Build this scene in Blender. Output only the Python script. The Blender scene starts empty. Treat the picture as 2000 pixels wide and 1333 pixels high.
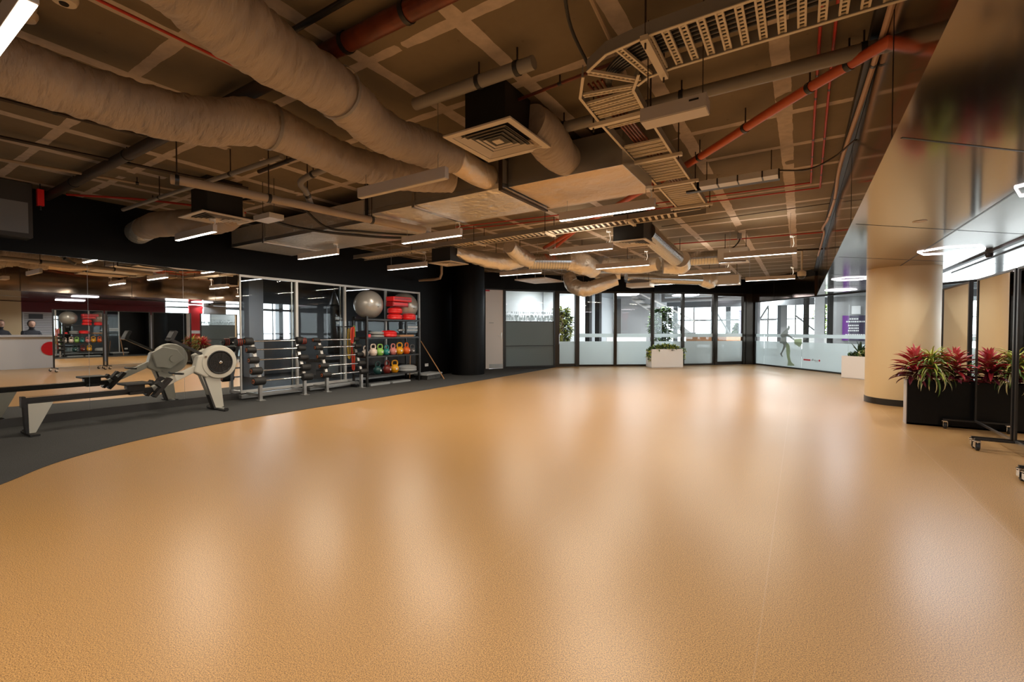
import bpy, bmesh, math, random
from mathutils import Vector, Matrix, noise
random.seed(7)
R = math.radians
sc = bpy.context.scene
col = sc.collection

# ------------------------------------------------------------------ camera
cd = bpy.data.cameras.new('camera')
cam = bpy.data.objects.new('camera', cd)
col.objects.link(cam)
cd.sensor_width = 36.0
cd.lens = 16.0
cd.clip_start = 0.05
cd.clip_end = 200
cam.location = (0, 0, 1.2)
cam.rotation_euler = (R(90 - 1.321), 0, R(32.303))
sc.camera = cam
# ------------------------------------------------------------------ world, exposure
w = bpy.data.worlds.new('daylight')
sc.world = w
w.use_nodes = True
bg = w.node_tree.nodes['Background']
bg.inputs[0].default_value = (0.86, 0.94, 1.0, 1)
bg.inputs[1].default_value = 6.0
sc.view_settings.view_transform = 'Standard'
sc.view_settings.look = 'None'
sc.view_settings.gamma = 1
sc.view_settings.use_curve_mapping = False
sc.view_settings.exposure = 0.38
sc.cycles.use_denoising = True
sc.cycles.max_bounces = 10
sc.cycles.diffuse_bounces = 5
sc.cycles.glossy_bounces = 6
sc.cycles.transmission_bounces = 8
sc.cycles.transparent_max_bounces = 12
sc.cycles.sample_clamp_indirect = 6.0
sc.cycles.caustics_refractive = False
sc.cycles.caustics_reflective = True

LAMP_W = 20.0          # each pendant
LAMP_C = (1.0, 0.86, 0.68)

def area_light(name, loc, sx, sy, power, color, parent=None, rot=(0, 0, 0), spread=180):
    l = bpy.data.lights.new(name, 'AREA')
    l.shape = 'RECTANGLE'
    l.size = sx
    l.size_y = sy
    l.energy = power
    l.color = color
    l.spread = R(spread)
    o = bpy.data.objects.new(name, l)
    col.objects.link(o)
    o.location = loc
    o.rotation_euler = rot
    if parent:
        o.parent = parent
    return o

# ------------------------------------------------------------------ materials
MATS = {}
def mat(name, color, rough=0.5, metal=0.0, bump=0.0, bscale=30.0, var=0.0, vscale=6.0, emit=None, estr=0.0, spec=0.5, aniso=None, bdist=0.01, coat=0.0):
    if name in MATS:
        return MATS[name]
    m = bpy.data.materials.new(name)
    m.use_nodes = True
    nt = m.node_tree
    b = nt.nodes['Principled BSDF']
    b.inputs['Base Color'].default_value = (*color, 1)
    b.inputs['Roughness'].default_value = rough
    b.inputs['Metallic'].default_value = metal
    b.inputs['Specular IOR Level'].default_value = spec
    b.inputs['Coat Weight'].default_value = coat
    if emit:
        b.inputs['Emission Color'].default_value = (*emit, 1)
        b.inputs['Emission Strength'].default_value = estr
    tc = nt.nodes.new('ShaderNodeTexCoord')
    if var > 0:
        n = nt.nodes.new('ShaderNodeTexNoise')
        n.inputs['Scale'].default_value = vscale
        n.inputs['Detail'].default_value = 5
        nt.links.new(tc.outputs['Object'], n.inputs['Vector'])
        mr = nt.nodes.new('ShaderNodeMapRange')
        mr.inputs['To Min'].default_value = 1 - var
        mr.inputs['To Max'].default_value = 1 + var
        nt.links.new(n.outputs['Fac'], mr.inputs['Value'])
        mx = nt.nodes.new('ShaderNodeVectorMath')
        mx.operation = 'SCALE'
        mx.inputs[0].default_value = color
        nt.links.new(mr.outputs[0], mx.inputs['Scale'])
        nt.links.new(mx.outputs[0], b.inputs['Base Color'])
    if bump > 0:
        n2 = nt.nodes.new('ShaderNodeTexNoise')
        n2.inputs['Scale'].default_value = bscale
        n2.inputs['Detail'].default_value = 4
        if aniso:
            mp = nt.nodes.new('ShaderNodeMapping')
            mp.inputs['Scale'].default_value = aniso
            nt.links.new(tc.outputs['Object'], mp.inputs['Vector'])
            nt.links.new(mp.outputs[0], n2.inputs['Vector'])
        else:
            nt.links.new(tc.outputs['Object'], n2.inputs['Vector'])
        bp = nt.nodes.new('ShaderNodeBump')
        bp.inputs['Strength'].default_value = bump
        bp.inputs['Distance'].default_value = bdist
        nt.links.new(n2.outputs['Fac'], bp.inputs['Height'])
        nt.links.new(bp.outputs[0], b.inputs['Normal'])
    MATS[name] = m
    return m

def nodes_of(name):
    m = bpy.data.materials.new(name)
    m.use_nodes = True
    MATS[name] = m
    return m, m.node_tree, m.node_tree.nodes['Principled BSDF']

def mth(nt, op, a, b=None, c=None):
    n = nt.nodes.new('ShaderNodeMath')
    n.operation = op
    for i, v in enumerate((a, b, c)):
        if v is None:
            continue
        if isinstance(v, (int, float)):
            n.inputs[i].default_value = v
        else:
            nt.links.new(v, n.inputs[i])
    return n.outputs[0]

def mixc(nt, f, a, b):
    n = nt.nodes.new('ShaderNodeMix')
    n.data_type = 'RGBA'
    for sock, v in ((n.inputs[0], f), (n.inputs[6], a), (n.inputs[7], b)):
        if isinstance(v, (int, float)):
            sock.default_value = v
        elif isinstance(v, tuple):
            sock.default_value = (*v, 1)
        else:
            nt.links.new(v, sock)
    return n.outputs[2]

def noise_n(nt, vec, scale, detail=3, rough=0.5):
    n = nt.nodes.new('ShaderNodeTexNoise')
    n.inputs['Scale'].default_value = scale
    n.inputs['Detail'].default_value = detail
    n.inputs['Roughness'].default_value = rough
    nt.links.new(vec, n.inputs['Vector'])
    return n.outputs['Fac']

def ramp(nt, v, lo, hi):
    n = nt.nodes.new('ShaderNodeMapRange')
    n.inputs['From Min'].default_value = lo
    n.inputs['From Max'].default_value = hi
    nt.links.new(v, n.inputs['Value'])
    return n.outputs[0]

# rubber floor: tan-orange granules with dark crumbs, satin sealed
m, nt, b = nodes_of('rubber_granule_floor')
tc = nt.nodes.new('ShaderNodeTexCoord')
sx = nt.nodes.new('ShaderNodeSeparateXYZ')
nt.links.new(tc.outputs['Object'], sx.inputs[0])
n1 = noise_n(nt, tc.outputs['Object'], 240, 1, 0.5)
n2 = noise_n(nt, tc.outputs['Object'], 170, 1, 0.5)
n3 = noise_n(nt, tc.outputs['Object'], 0.7, 3)
base = mixc(nt, ramp(nt, n1, 0.33, 0.60), (0.20, 0.105, 0.038), (0.74, 0.43, 0.155))
base = mixc(nt, mth(nt, 'MULTIPLY', ramp(nt, n2, 0.60, 0.72), 0.75), base, (0.16, 0.09, 0.05))
base = mixc(nt, mth(nt, 'MULTIPLY', ramp(nt, n3, 0.35, 0.7), 0.25), base, (0.50, 0.31, 0.17))
def line_at(x, wdt):
    return mth(nt, 'LESS_THAN', mth(nt, 'ABSOLUTE', mth(nt, 'SUBTRACT', sx.outputs[0], x)), wdt)
seam = mth(nt, 'MAXIMUM', mth(nt, 'MAXIMUM', line_at(-0.12, 0.0025), line_at(1.06, 0.005)), mth(nt, 'MAXIMUM', line_at(-1.30, 0.0015), line_at(-3.66, 0.0015)))
base = mixc(nt, mth(nt, 'MULTIPLY', seam, 0.22), base, (0.72, 0.52, 0.36))
nt.links.new(base, b.inputs['Base Color'])
rr = nt.nodes.new('ShaderNodeMapRange')
rr.inputs['To Min'].default_value = 0.29
rr.inputs['To Max'].default_value = 0.37
nt.links.new(n3, rr.inputs['Value'])
nt.links.new(rr.outputs[0], b.inputs['Roughness'])
b.inputs['Specular IOR Level'].default_value = 0.65
bp = nt.nodes.new('ShaderNodeBump')
bp.inputs['Strength'].default_value = 0.05
bp.inputs['Distance'].default_value = 0.001
nt.links.new(n1, bp.inputs['Height'])
nt.links.new(bp.outputs[0], b.inputs['Normal'])

# grey carpet
m, nt, b = nodes_of('carpet_grey')
tc = nt.nodes.new('ShaderNodeTexCoord')
n1 = noise_n(nt, tc.outputs['Object'], 160, 3, 0.7)
n2 = noise_n(nt, tc.outputs['Object'], 1.5, 4)
c1 = mixc(nt, ramp(nt, n1, 0.35, 0.65), (0.030, 0.031, 0.032), (0.115, 0.118, 0.118))
c1 = mixc(nt, mth(nt, 'MULTIPLY', n2, 0.5), c1, (0.045, 0.045, 0.045))
nt.links.new(c1, b.inputs['Base Color'])
b.inputs['Roughness'].default_value = 0.95
b.inputs['Specular IOR Level'].default_value = 0.2

# concrete slab with plywood formwork panels and pale patched joints
m, nt, b = nodes_of('patched_slab')
tc = nt.nodes.new('ShaderNodeTexCoord')
sx = nt.nodes.new('ShaderNodeSeparateXYZ')
nt.links.new(tc.outputs['Object'], sx.inputs[0])
wob = noise_n(nt, tc.outputs['Object'], 3.2, 4)
wob2 = noise_n(nt, tc.outputs['Object'], 1.3, 3)
def grid(axis, off, per, wid, amp):
    v = mth(nt, 'ADD', sx.outputs[axis], -off)
    v = mth(nt, 'DIVIDE', v, per)
    v = mth(nt, 'FRACT', mth(nt, 'ADD', v, 100.5))
    v = mth(nt, 'ABSOLUTE', mth(nt, 'SUBTRACT', v, 0.5))
    v = mth(nt, 'MULTIPLY', v, per)
    ww = mth(nt, 'ADD', wid - amp * 0.5, mth(nt, 'MULTIPLY', wob, amp))
    return mth(nt, 'LESS_THAN', v, ww)
gx = grid(0, -0.13, 0.78, 0.055, 0.04)
gy = grid(1, 2.10, 0.78, 0.038, 0.04)
keep = mth(nt, 'GREATER_THAN', wob2, 0.36)
gg = mth(nt, 'MULTIPLY', mth(nt, 'MAXIMUM', gx, gy), keep)
cl = noise_n(nt, tc.outputs['Object'], 0.9, 5, 0.6)
pan = mixc(nt, ramp(nt, cl, 0.3, 0.7), (0.148, 0.114, 0.074), (0.225, 0.178, 0.120))
dk = noise_n(nt, tc.outputs['Object'], 14, 3)
pan = mixc(nt, mth(nt, 'MULTIPLY', ramp(nt, dk, 0.68, 0.78), 0.6), pan, (0.09, 0.06, 0.04))
tape = mixc(nt, ramp(nt, dk, 0.3, 0.75), (0.54, 0.45, 0.38), (0.41, 0.34, 0.285))
nt.links.new(mixc(nt, gg, pan, tape), b.inputs['Base Color'])
b.inputs['Roughness'].default_value = 0.85
b.inputs['Specular IOR Level'].default_value = 0.25

# glass: thin clear sheet
def glass_mat(name, tint, refl=0.10, rough=0.0, gz=0.9):
    m = bpy.data.materials.new(name)
    m.use_nodes = True
    nt = m.node_tree
    nt.nodes.remove(nt.nodes['Principled BSDF'])
    out = nt.nodes['Material Output']
    tr = nt.nodes.new('ShaderNodeBsdfTransparent')
    tr.inputs[0].default_value = (*tint, 1)
    gl = nt.nodes.new('ShaderNodeBsdfGlossy')
    gl.inputs['Roughness'].default_value = rough
    fr = nt.nodes.new('ShaderNodeLayerWeight')
    fr.inputs[0].default_value = 0.5
    f5 = mth(nt, 'MULTIPLY_ADD', mth(nt, 'POWER', fr.outputs['Facing'], 4.0), gz, refl)
    mx = nt.nodes.new('ShaderNodeMixShader')
    nt.links.new(f5, mx.inputs[0])
    nt.links.new(tr.outputs[0], mx.inputs[1])
    nt.links.new(gl.outputs[0], mx.inputs[2])
    nt.links.new(mx.outputs[0], out.inputs[0])
    MATS[name] = m
    return m
glass_mat('clear_glass', (0.96, 0.98, 0.97), 0.035)
glass_mat('dim_glass', (0.80, 0.84, 0.85), 0.05)

glass_mat('partition_glass', (0.9, 0.92, 0.92), 0.012, 0.0, 0.35)
def frost_mat(name, colr, clear, kt=0.7):
    m = bpy.data.materials.new(name)
    m.use_nodes = True
    nt = m.node_tree
    nt.nodes.remove(nt.nodes['Principled BSDF'])
    out = nt.nodes['Material Output']
    tr = nt.nodes.new('ShaderNodeBsdfTransparent')
    df = nt.nodes.new('ShaderNodeBsdfDiffuse')
    tl = nt.nodes.new('ShaderNodeBsdfTranslucent')
    df.inputs[0].default_value = (*colr, 1)
    tl.inputs[0].default_value = (*colr, 1)
    m1 = nt.nodes.new('ShaderNodeMixShader')
    m1.inputs[0].default_value = kt
    nt.links.new(df.outputs[0], m1.inputs[1])
    nt.links.new(tl.outputs[0], m1.inputs[2])
    m2 = nt.nodes.new('ShaderNodeMixShader')
    m2.inputs[0].default_value = clear
    nt.links.new(m1.outputs[0], m2.inputs[1])
    nt.links.new(tr.outputs[0], m2.inputs[2])
    nt.links.new(m2.outputs[0], out.inputs[0])
    MATS[name] = m
    return m
frost_mat('frosted_film', (0.66, 0.71, 0.71), 0.14)
frost_mat('dark_frosted_film', (0.27, 0.29, 0.28), 0.06, 0.5)
frost_mat('decal_grey', (0.45, 0.47, 0.45), 0.10)
frost_mat('decal_green', (0.55, 0.62, 0.45), 0.12)

mat('black_paint', (0.0022, 0.0022, 0.0026), 0.5, spec=0.15, bump=0.1, bscale=8)
mat('black_frame', (0.012, 0.011, 0.010), 0.35)
mat('bronze_frame', (0.035, 0.027, 0.02), 0.3, 0.6)
mat('mirror', (0.82, 0.83, 0.82), 0.01, 1.0)
mat('baseboard_grey', (0.035, 0.033, 0.032), 0.6)
mat('alu', (0.46, 0.46, 0.45), 0.35, 0.9)
mat('alu_white', (0.55, 0.55, 0.53), 0.4, 0.3)
mat('soffit_panel', (0.36, 0.30, 0.26), 0.11, 1.0, bump=0.02, bscale=2.0)
mat('column_paint', (0.70, 0.53, 0.295), 0.42, bump=0.03, bscale=60)
mat('door_paint', (0.80, 0.74, 0.70), 0.5)
mat('steel', (0.55, 0.55, 0.55), 0.3, 1.0)
mat('chrome', (0.75, 0.75, 0.75), 0.12, 1.0)
mat('planter_black', (0.004, 0.004, 0.004), 0.3, spec=0.2)
mat('black_rubber', (0.014, 0.014, 0.014), 0.6)
mat('black_plastic', (0.012, 0.012, 0.013), 0.4)
mat('rower_grey', (0.50, 0.49, 0.43), 0.45)
mat('red_cap', (0.55, 0.05, 0.03), 0.4)
mat('orange_ring', (0.62, 0.16, 0.05), 0.4)
mat('red_plastic', (0.72, 0.018, 0.02), 0.32)
mat('dark_red_plastic', (0.30, 0.008, 0.012), 0.35)
mat('ball_silver', (0.36, 0.35, 0.33), 0.3, 0.35, coat=0.3)
mat('grey_foam', (0.32, 0.34, 0.35), 0.5)
mat('wood_pole', (0.48, 0.25, 0.11), 0.5, var=0.15)
mat('white_planter', (0.90, 0.87, 0.84), 0.45)
mat('soil', (0.03, 0.02, 0.012), 0.95)
mat('duct_fabric', (0.41, 0.33, 0.26), 0.6, bump=1.0, bscale=6.0, bdist=0.028, var=0.12, vscale=3, aniso=(1.2, 5.0, 1.6))
mat('foil', (0.84, 0.80, 0.74), 0.36, 0.8, bump=0.8, bscale=12, bdist=0.03)
mat('foil_flat', (0.74, 0.58, 0.40), 0.42, 0.45, bump=0.7, bscale=8, bdist=0.04)
mat('galv', (0.50, 0.52, 0.54), 0.32, 0.95, var=0.12)
mat('galv_spiral', (0.60, 0.61, 0.62), 0.24, 1.0)
mat('duct_black', (0.010, 0.0095, 0.009), 0.45)
mat('cream_metal', (0.70, 0.60, 0.46), 0.45)
mat('grey_pipe', (0.24, 0.22, 0.20), 0.45, var=0.1)
mat('tan_pipe', (0.36, 0.27, 0.19), 0.5, var=0.1)
mat('dark_pipe', (0.035, 0.022, 0.016), 0.5, var=0.2)
mat('red_pipe', (0.50, 0.085, 0.025), 0.35)
mat('copper_pipe', (0.14, 0.030, 0.012), 0.35, 0.2, var=0.9, vscale=9)
mat('red_conduit', (0.45, 0.03, 0.015), 0.5)
mat('pink_cable', (0.50, 0.34, 0.26), 0.6)
mat('white_metal', (0.62, 0.60, 0.58), 0.4)
mat('diffuser_white', (0.62, 0.54, 0.45), 0.45)
mat('lamp_body', (0.52, 0.47, 0.44), 0.45)
mat('lamp_glow', (1, 1, 1), 0.5, emit=(1.0, 0.90, 0.76), estr=9.0)
mat('lamp_off', (0.62, 0.55, 0.45), 0.5)
mat('hex_glow', (1, 1, 1), 0.5, emit=(1.0, 0.90, 0.97), estr=7.0)
mat('strip_glow', (1, 1, 1), 0.5, emit=(0.95, 0.97, 1.0), estr=5.0)
mat('leaf_green', (0.11, 0.21, 0.035), 0.45, var=0.35, vscale=25)
mat('leaf_dark', (0.022, 0.05, 0.020), 0.4, var=0.35, vscale=25)
mat('leaf_lime', (0.50, 0.56, 0.09), 0.4, var=0.4, vscale=20)
mat('leaf_cream', (0.72, 0.68, 0.36), 0.4, var=0.3, vscale=20)
mat('leaf_red', (0.50, 0.035, 0.05), 0.35, var=0.45, vscale=18)
mat('leaf_pink', (0.72, 0.13, 0.15), 0.35, var=0.35, vscale=18)
mat('leaf_maroon', (0.11, 0.010, 0.02), 0.35, var=0.3, vscale=18)
mat('white_wall', (0.72, 0.73, 0.75), 0.6)
mat('grey_wall', (0.16, 0.165, 0.17), 0.6)
mat('mid_grey_wall', (0.30, 0.30, 0.30), 0.6)
mat('burgundy_wall', (0.13, 0.012, 0.02), 0.5)
mat('red_wall', (0.50, 0.01, 0.015), 0.5)
mat('office_ceiling', (0.32, 0.33, 0.35), 0.35, 0.4)
mat('office_floor', (0.42, 0.40, 0.38), 0.35)
mat('desk_wood', (0.50, 0.27, 0.13), 0.5, var=0.1)
mat('counter_white', (0.70, 0.69, 0.67), 0.4)
mat('purple', (0.16, 0.03, 0.26), 0.5)
mat('violet_panel', (0.45, 0.42, 0.66), 0.5)
mat('dark_violet', (0.035, 0.022, 0.06), 0.5)
mat('paper_white', (0.8, 0.8, 0.8), 0.6)
mat('sign_red', (0.60, 0.02, 0.04), 0.5)
mat('sign_grey', (0.30, 0.32, 0.32), 0.5)
mat('skin', (0.48, 0.28, 0.19), 0.55)
mat('hair', (0.012, 0.009, 0.008), 0.5)
mat('dark_cloth', (0.03, 0.03, 0.035), 0.8)
mat('red_band', (0.62, 0.05, 0.02), 0.5)
mat('green_band', (0.15, 0.45, 0.05), 0.5)
mat('yellow_band', (0.65, 0.42, 0.03), 0.5)
mat('screen', (0.02, 0.03, 0.05), 0.2, emit=(0.75, 0.85, 1.0), estr=1.2)

# ------------------------------------------------------------------ mesh helpers
class MB:
    def __init__(self):
        self.v = []
        self.f = []
    def add(self, vs, fs):
        o = len(self.v)
        self.v += [tuple(p) for p in vs]
        self.f += [[i + o for i in f] for f in fs]
        return self
    def box(self, x0, x1, y0, y1, z0, z1, M=None):
        vs = [Vector(p) for p in ((x0, y0, z0), (x1, y0, z0), (x1, y1, z0), (x0, y1, z0), (x0, y0, z1), (x1, y0, z1), (x1, y1, z1), (x0, y1, z1))]
        if M:
            vs = [M @ p for p in vs]
        return self.add(vs, [(0, 3, 2, 1), (4, 5, 6, 7), (0, 1, 5, 4), (1, 2, 6, 5), (2, 3, 7, 6), (3, 0, 4, 7)])
    def beam(self, a, b, w, h, up=(0, 0, 1)):
        a = Vector(a); b = Vector(b)
        d = b - a
        L = d.length
        y = d.normalized()
        x = y.cross(Vector(up))
        if x.length < 1e-4:
            x = Vector((1, 0, 0))
        x.normalize()
        z = x.cross(y)
        M = Matrix(((x.x, y.x, z.x, a.x), (x.y, y.y, z.y, a.y), (x.z, y.z, z.z, a.z), (0, 0, 0, 1)))
        return self.box(-w / 2, w / 2, 0, L, -h / 2, h / 2, M)
    def prism(self, poly, z0, z1, M=None):
        n = len(poly)
        vs = [Vector((p[0], p[1], z0)) for p in poly] + [Vector((p[0], p[1], z1)) for p in poly]
        if M:
            vs = [M @ p for p in vs]
        fs = [tuple(range(n - 1, -1, -1)), tuple(range(n, 2 * n))] + [(i, (i + 1) % n, (i + 1) % n + n, i + n) for i in range(n)]
        return self.add(vs, fs)
    def tube(self, path, r, seg=12, closed=False, cap=True, rf=None):
        path = [Vector(p) for p in path]
        n = len(path)
        ts = []
        for i in range(n):
            if closed:
                t = path[(i + 1) % n] - path[i - 1]
            else:
                t = path[min(i + 1, n - 1)] - path[max(i - 1, 0)]
            ts.append(t.normalized())
        up = Vector((0, 0, 1)) if abs(ts[0].z) < 0.9 else Vector((1, 0, 0))
        x = ts[0].cross(up).normalized()
        vs = []
        for i in range(n):
            x = (x - ts[i] * x.dot(ts[i])).normalized()
            y = ts[i].cross(x)
            ri = r[i] if isinstance(r, (list, tuple)) else r
            for k in range(seg):
                a = 2 * math.pi * k / seg
                rr = ri * (rf(i, a) if rf else 1)
                vs.append(path[i] + x * math.cos(a) * rr + y * math.sin(a) * rr)
        fs = []
        m = n if closed else n - 1
        for i in range(m):
            for k in range(seg):
                a0 = i * seg + k; a1 = i * seg + (k + 1) % seg
                b0 = ((i + 1) % n) * seg + k; b1 = ((i + 1) % n) * seg + (k + 1) % seg
                fs.append((a0, a1, b1, b0))
        if cap and not closed:
            fs.append(tuple(range(seg - 1, -1, -1)))
            fs.append(tuple((n - 1) * seg + k for k in range(seg)))
        return self.add(vs, fs)
    def lathe(self, prof, seg=24, M=None, c=(0, 0, 0)):
        vs = []
        for (r, z) in prof:
            for k in range(seg):
                a = 2 * math.pi * k / seg
                vs.append(Vector((r * math.cos(a) + c[0], r * math.sin(a) + c[1], z + c[2])))
        if M:
            vs = [M @ p for p in vs]
        fs = []
        for i in range(len(prof) - 1):
            for k in range(seg):
                fs.append((i * seg + k, i * seg + (k + 1) % seg, (i + 1) * seg + (k + 1) % seg, (i + 1) * seg + k))
        fs.append(tuple(range(seg - 1, -1, -1)))
        fs.append(tuple((len(prof) - 1) * seg + k for k in range(seg)))
        return self.add(vs, fs)
    def build(self, name, mt, parent=None, smooth=False, bevel=0.0, origin=None):
        me = bpy.data.meshes.new(name)
        vs = self.v
        if origin is not None:
            o3 = Vector(origin)
            vs = [tuple(Vector(p) - o3) for p in vs]
        me.from_pydata(vs, [], self.f)
        me.update()
        bmx = bmesh.new()
        bmx.from_mesh(me)
        bmesh.ops.recalc_face_normals(bmx, faces=bmx.faces)
        bmx.to_mesh(me)
        bmx.free()
        if smooth:
            for p in me.polygons:
                p.use_smooth = True
            try:
                me.set_sharp_from_angle(angle=R(40))
            except Exception:
                pass
        me.materials.append(MATS[mt] if isinstance(mt, str) else mt)
        o = bpy.data.objects.new(name, me)
        col.objects.link(o)
        if origin is not None:
            o.location = origin
        if parent:
            o.parent = parent
        if bevel:
            md = o.modifiers.new('bevel', 'BEVEL')
            md.width = bevel
            md.segments = 2
            md.limit_method = 'ANGLE'
        return o

def arc(c, r, a0, a1, n, ax=(1, 0, 0), ay=(0, 0, 1)):
    c = Vector(c); ax = Vector(ax); ay = Vector(ay)
    return [c + ax * r * math.cos(R(a0 + (a1 - a0) * i / n)) + ay * r * math.sin(R(a0 + (a1 - a0) * i / n)) for i in range(n + 1)]

def spline(pts, n=12):
    P = [Vector(p) for p in pts]
    P = [P[0] * 2 - P[1]] + P + [P[-1] * 2 - P[-2]]
    out = []
    for i in range(1, len(P) - 2):
        for k in range(n):
            t = k / n
            a, b_, c, d = P[i - 1], P[i], P[i + 1], P[i + 2]
            out.append(0.5 * ((2 * b_) + (c - a) * t + (2 * a - 5 * b_ + 4 * c - d) * t * t + (3 * b_ - a - 3 * c + d) * t ** 3))
    out.append(P[-2])
    return out

def thing(name, label, cat, loc=(0, 0, 0), rz=0.0, group=None):
    o = bpy.data.objects.new(name, None)
    o.empty_display_size = 0.1
    col.objects.link(o)
    o.location = loc
    o.rotation_euler = (0, 0, rz)
    tag(o, label, cat, group)
    return o
def tag(o, label, cat, group=None):
    o['label'] = label
    o['category'] = cat
    if group:
        o['group'] = group
    return o
def struct(o):
    o['kind'] = 'structure'
    return o
def copy_tree(o, parent=None):
    c = o.copy()
    col.objects.link(c)
    c.parent = parent
    if parent:
        c.matrix_parent_inverse = o.matrix_parent_inverse.copy()
    for ch in list(o.children):
        copy_tree(ch, c)
    return c
def place(o, loc, rz=0.0, label=None):
    o.location = loc
    o.rotation_euler = (0, 0, rz)
    if label:
        o['label'] = label
    return o
ZC = 3.0      # slab underside
XL = -8.24    # left wall face
# ================================================================== STRUCTURE
F = [(-8.38, 11.38), (-7.90, 12.04), (-6.83, 13.43), (-6.27, 14.02), (-5.25, 14.78), (-4.22, 15.55), (-3.40, 16.31), (-2.53, 17.15), (-1.65, 18.12), (-1.39, 18.29)]
GD = Vector((0.6303, -0.7764, 0))
GA = Vector((-1.39, 18.29, 0))
def gp(s):
    p = GA + GD * s
    return (p.x, p.y)
GE = gp(12.5)
room = [(-8.3, -3)] + [(-8.3, 11.3)] + F + [GE, (6.55, -3)]
struct(MB().prism(room, -0.05, 0.0).build('floor', 'rubber_granule_floor'))
# carpet with its curved edge
ce = [(-2.6, -3), (-3.3, -1.2), (-4.0, -0.4), (-4.6, 0.2), (-5.233, .84), (-5.647, 1.216), (-5.942, 1.653), (-6.142, 2.155), (-6.27, 2.742), (-6.33, 3.417), (-6.34, 4.168), (-6.32, 5.08), (-6.34, 6.32), (-6.42, 8.11), (-6.52, 10.35), (-6.62, 12.3), (-6.75, 13.45)]
ce = [tuple(p)[:2] for p in spline([(a, b_, 0) for a, b_ in ce], 6)]
struct(MB().prism([(XL, -3)] + ce + [(-6.83, 13.40), (-7.88, 12.0), (-8.24, 11.45)], 0.0005, 0.006).build('floor', 'carpet_grey'))
# surrounding floors
struct(MB().box(-16, 16, -5, 27, -0.12, -0.052).build('floor', 'office_floor'))
# slab
struct(MB().box(-14, 8, -3.2, 19.5, ZC, ZC + 0.2).build('ceiling', 'patched_slab'))
# soffit on the right with its panel joints
sof = struct(MB().prism([(.44, -3), (6.5, -3), GE, (.44, 16.03)], 2.215, 2.25).build('ceiling', 'soffit_panel'))
j = MB()
def jl(a, b_, wd=0.006):
    j.beam((a[0], a[1], 2.2145), (b_[0], b_[1], 2.2145), wd, 0.003)
jl((1.32, 4.0), (1.32, 12.9), 0.016)
for k in range(6):
    y0 = 3.14 + 2.3 * k
    if y0 < 15:
        jl((.44, y0), (.44 + min(2.2, 6.0), y0 + min(2.2, 6.0) * 0.98) if y0 < 9 else (1.6, y0 + 1.1), 0.012 if k == 0 else 0.006)
jl((.44, .84), (3.6, 3.9), 0.012)
j.build('panel_joint', 'black_frame', sof)
fas = struct(MB().box(.40, .44, -3, 16.05, 2.215, ZC).build('trim_1', 'soffit_panel'))
j = MB()
for y0 in (.84, 3.14, 5.44, 7.74, 10.04, 12.34, 14.64):
    j.box(.398, .402, y0 - .006, y0 + .006, 2.216, ZC - .002)
j.build('panel_joint', 'black_frame', fas)
# black strip beside the fascia at slab level
struct(MB().box(.33, .398, -3, 16.0, 2.93, ZC - .001).build('trim_2', 'duct_black'))
# left wall, black
wl = MB()
wl.box(XL - .15, XL, -3, 4.16, 0, ZC).box(XL - .15, XL, 4.16, 8.60, 0, .10).box(XL - .15, XL, 4.16, 8.60, 2.175, ZC).box(XL - .15, XL, 8.60, 11.5, 0, ZC)
struct(wl.build('wall_left', 'black_paint'))
struct(MB().box(XL, XL + .018, -3, 4.155, .006, .112).build('baseboard_left', 'baseboard_grey'))
# walls behind the camera and on the far right
rw_ = MB().box(-8.4, -6, -3.2, -3.0, 0, ZC).box(-6, -2.5, -3.2, -3.0, 0, ZC).box(-2.5, 6.6, -3.2, -3.0, 0, ZC)
rw_.box(-4.3, -4.2, -3.18, -3.02, .9, 2.1)
struct(rw_.build('wall_rear', 'mid_grey_wall'))
wr = MB().box(6.5, 6.65, -3.2, -2.2, 0, ZC).box(6.5, 6.65, -2.2, .8, 0, .8).box(6.5, 6.65, -2.2, .8, 2.0, ZC).box(6.5, 6.65, .8, 8.57, 0, ZC).box(6.52, 6.6, -.75, -.65, .8, 2.0)  # opening added out of view to let in neutral fill daylight
struct(wr.build('wall_right', 'mid_grey_wall'))
struct(MB().box(6.40, 6.498, 2.0, 8.5, 1.85, 2.212).build('trim_3', 'burgundy_wall'))
# black round column on the left, tan column on the right
MBc = MB().lathe([(0.45, 0), (0.45, ZC)], 48, c=(-7.72, 9.95, 0))
struct(MBc.build('wall_column', 'black_paint', smooth=True))
colm = MB().lathe([(0.475, 0.10), (0.475, 2.214)], 72, c=(1.42, 9.76, 0))
cm = struct(colm.build('wall_column', 'column_paint', smooth=True))
MB().lathe([(0.482, 0.0005), (0.482, 0.10), (0.474, 0.102)], 72, c=(1.42, 9.76, 0)).build('skirting', 'black_frame', cm, smooth=True)

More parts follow.
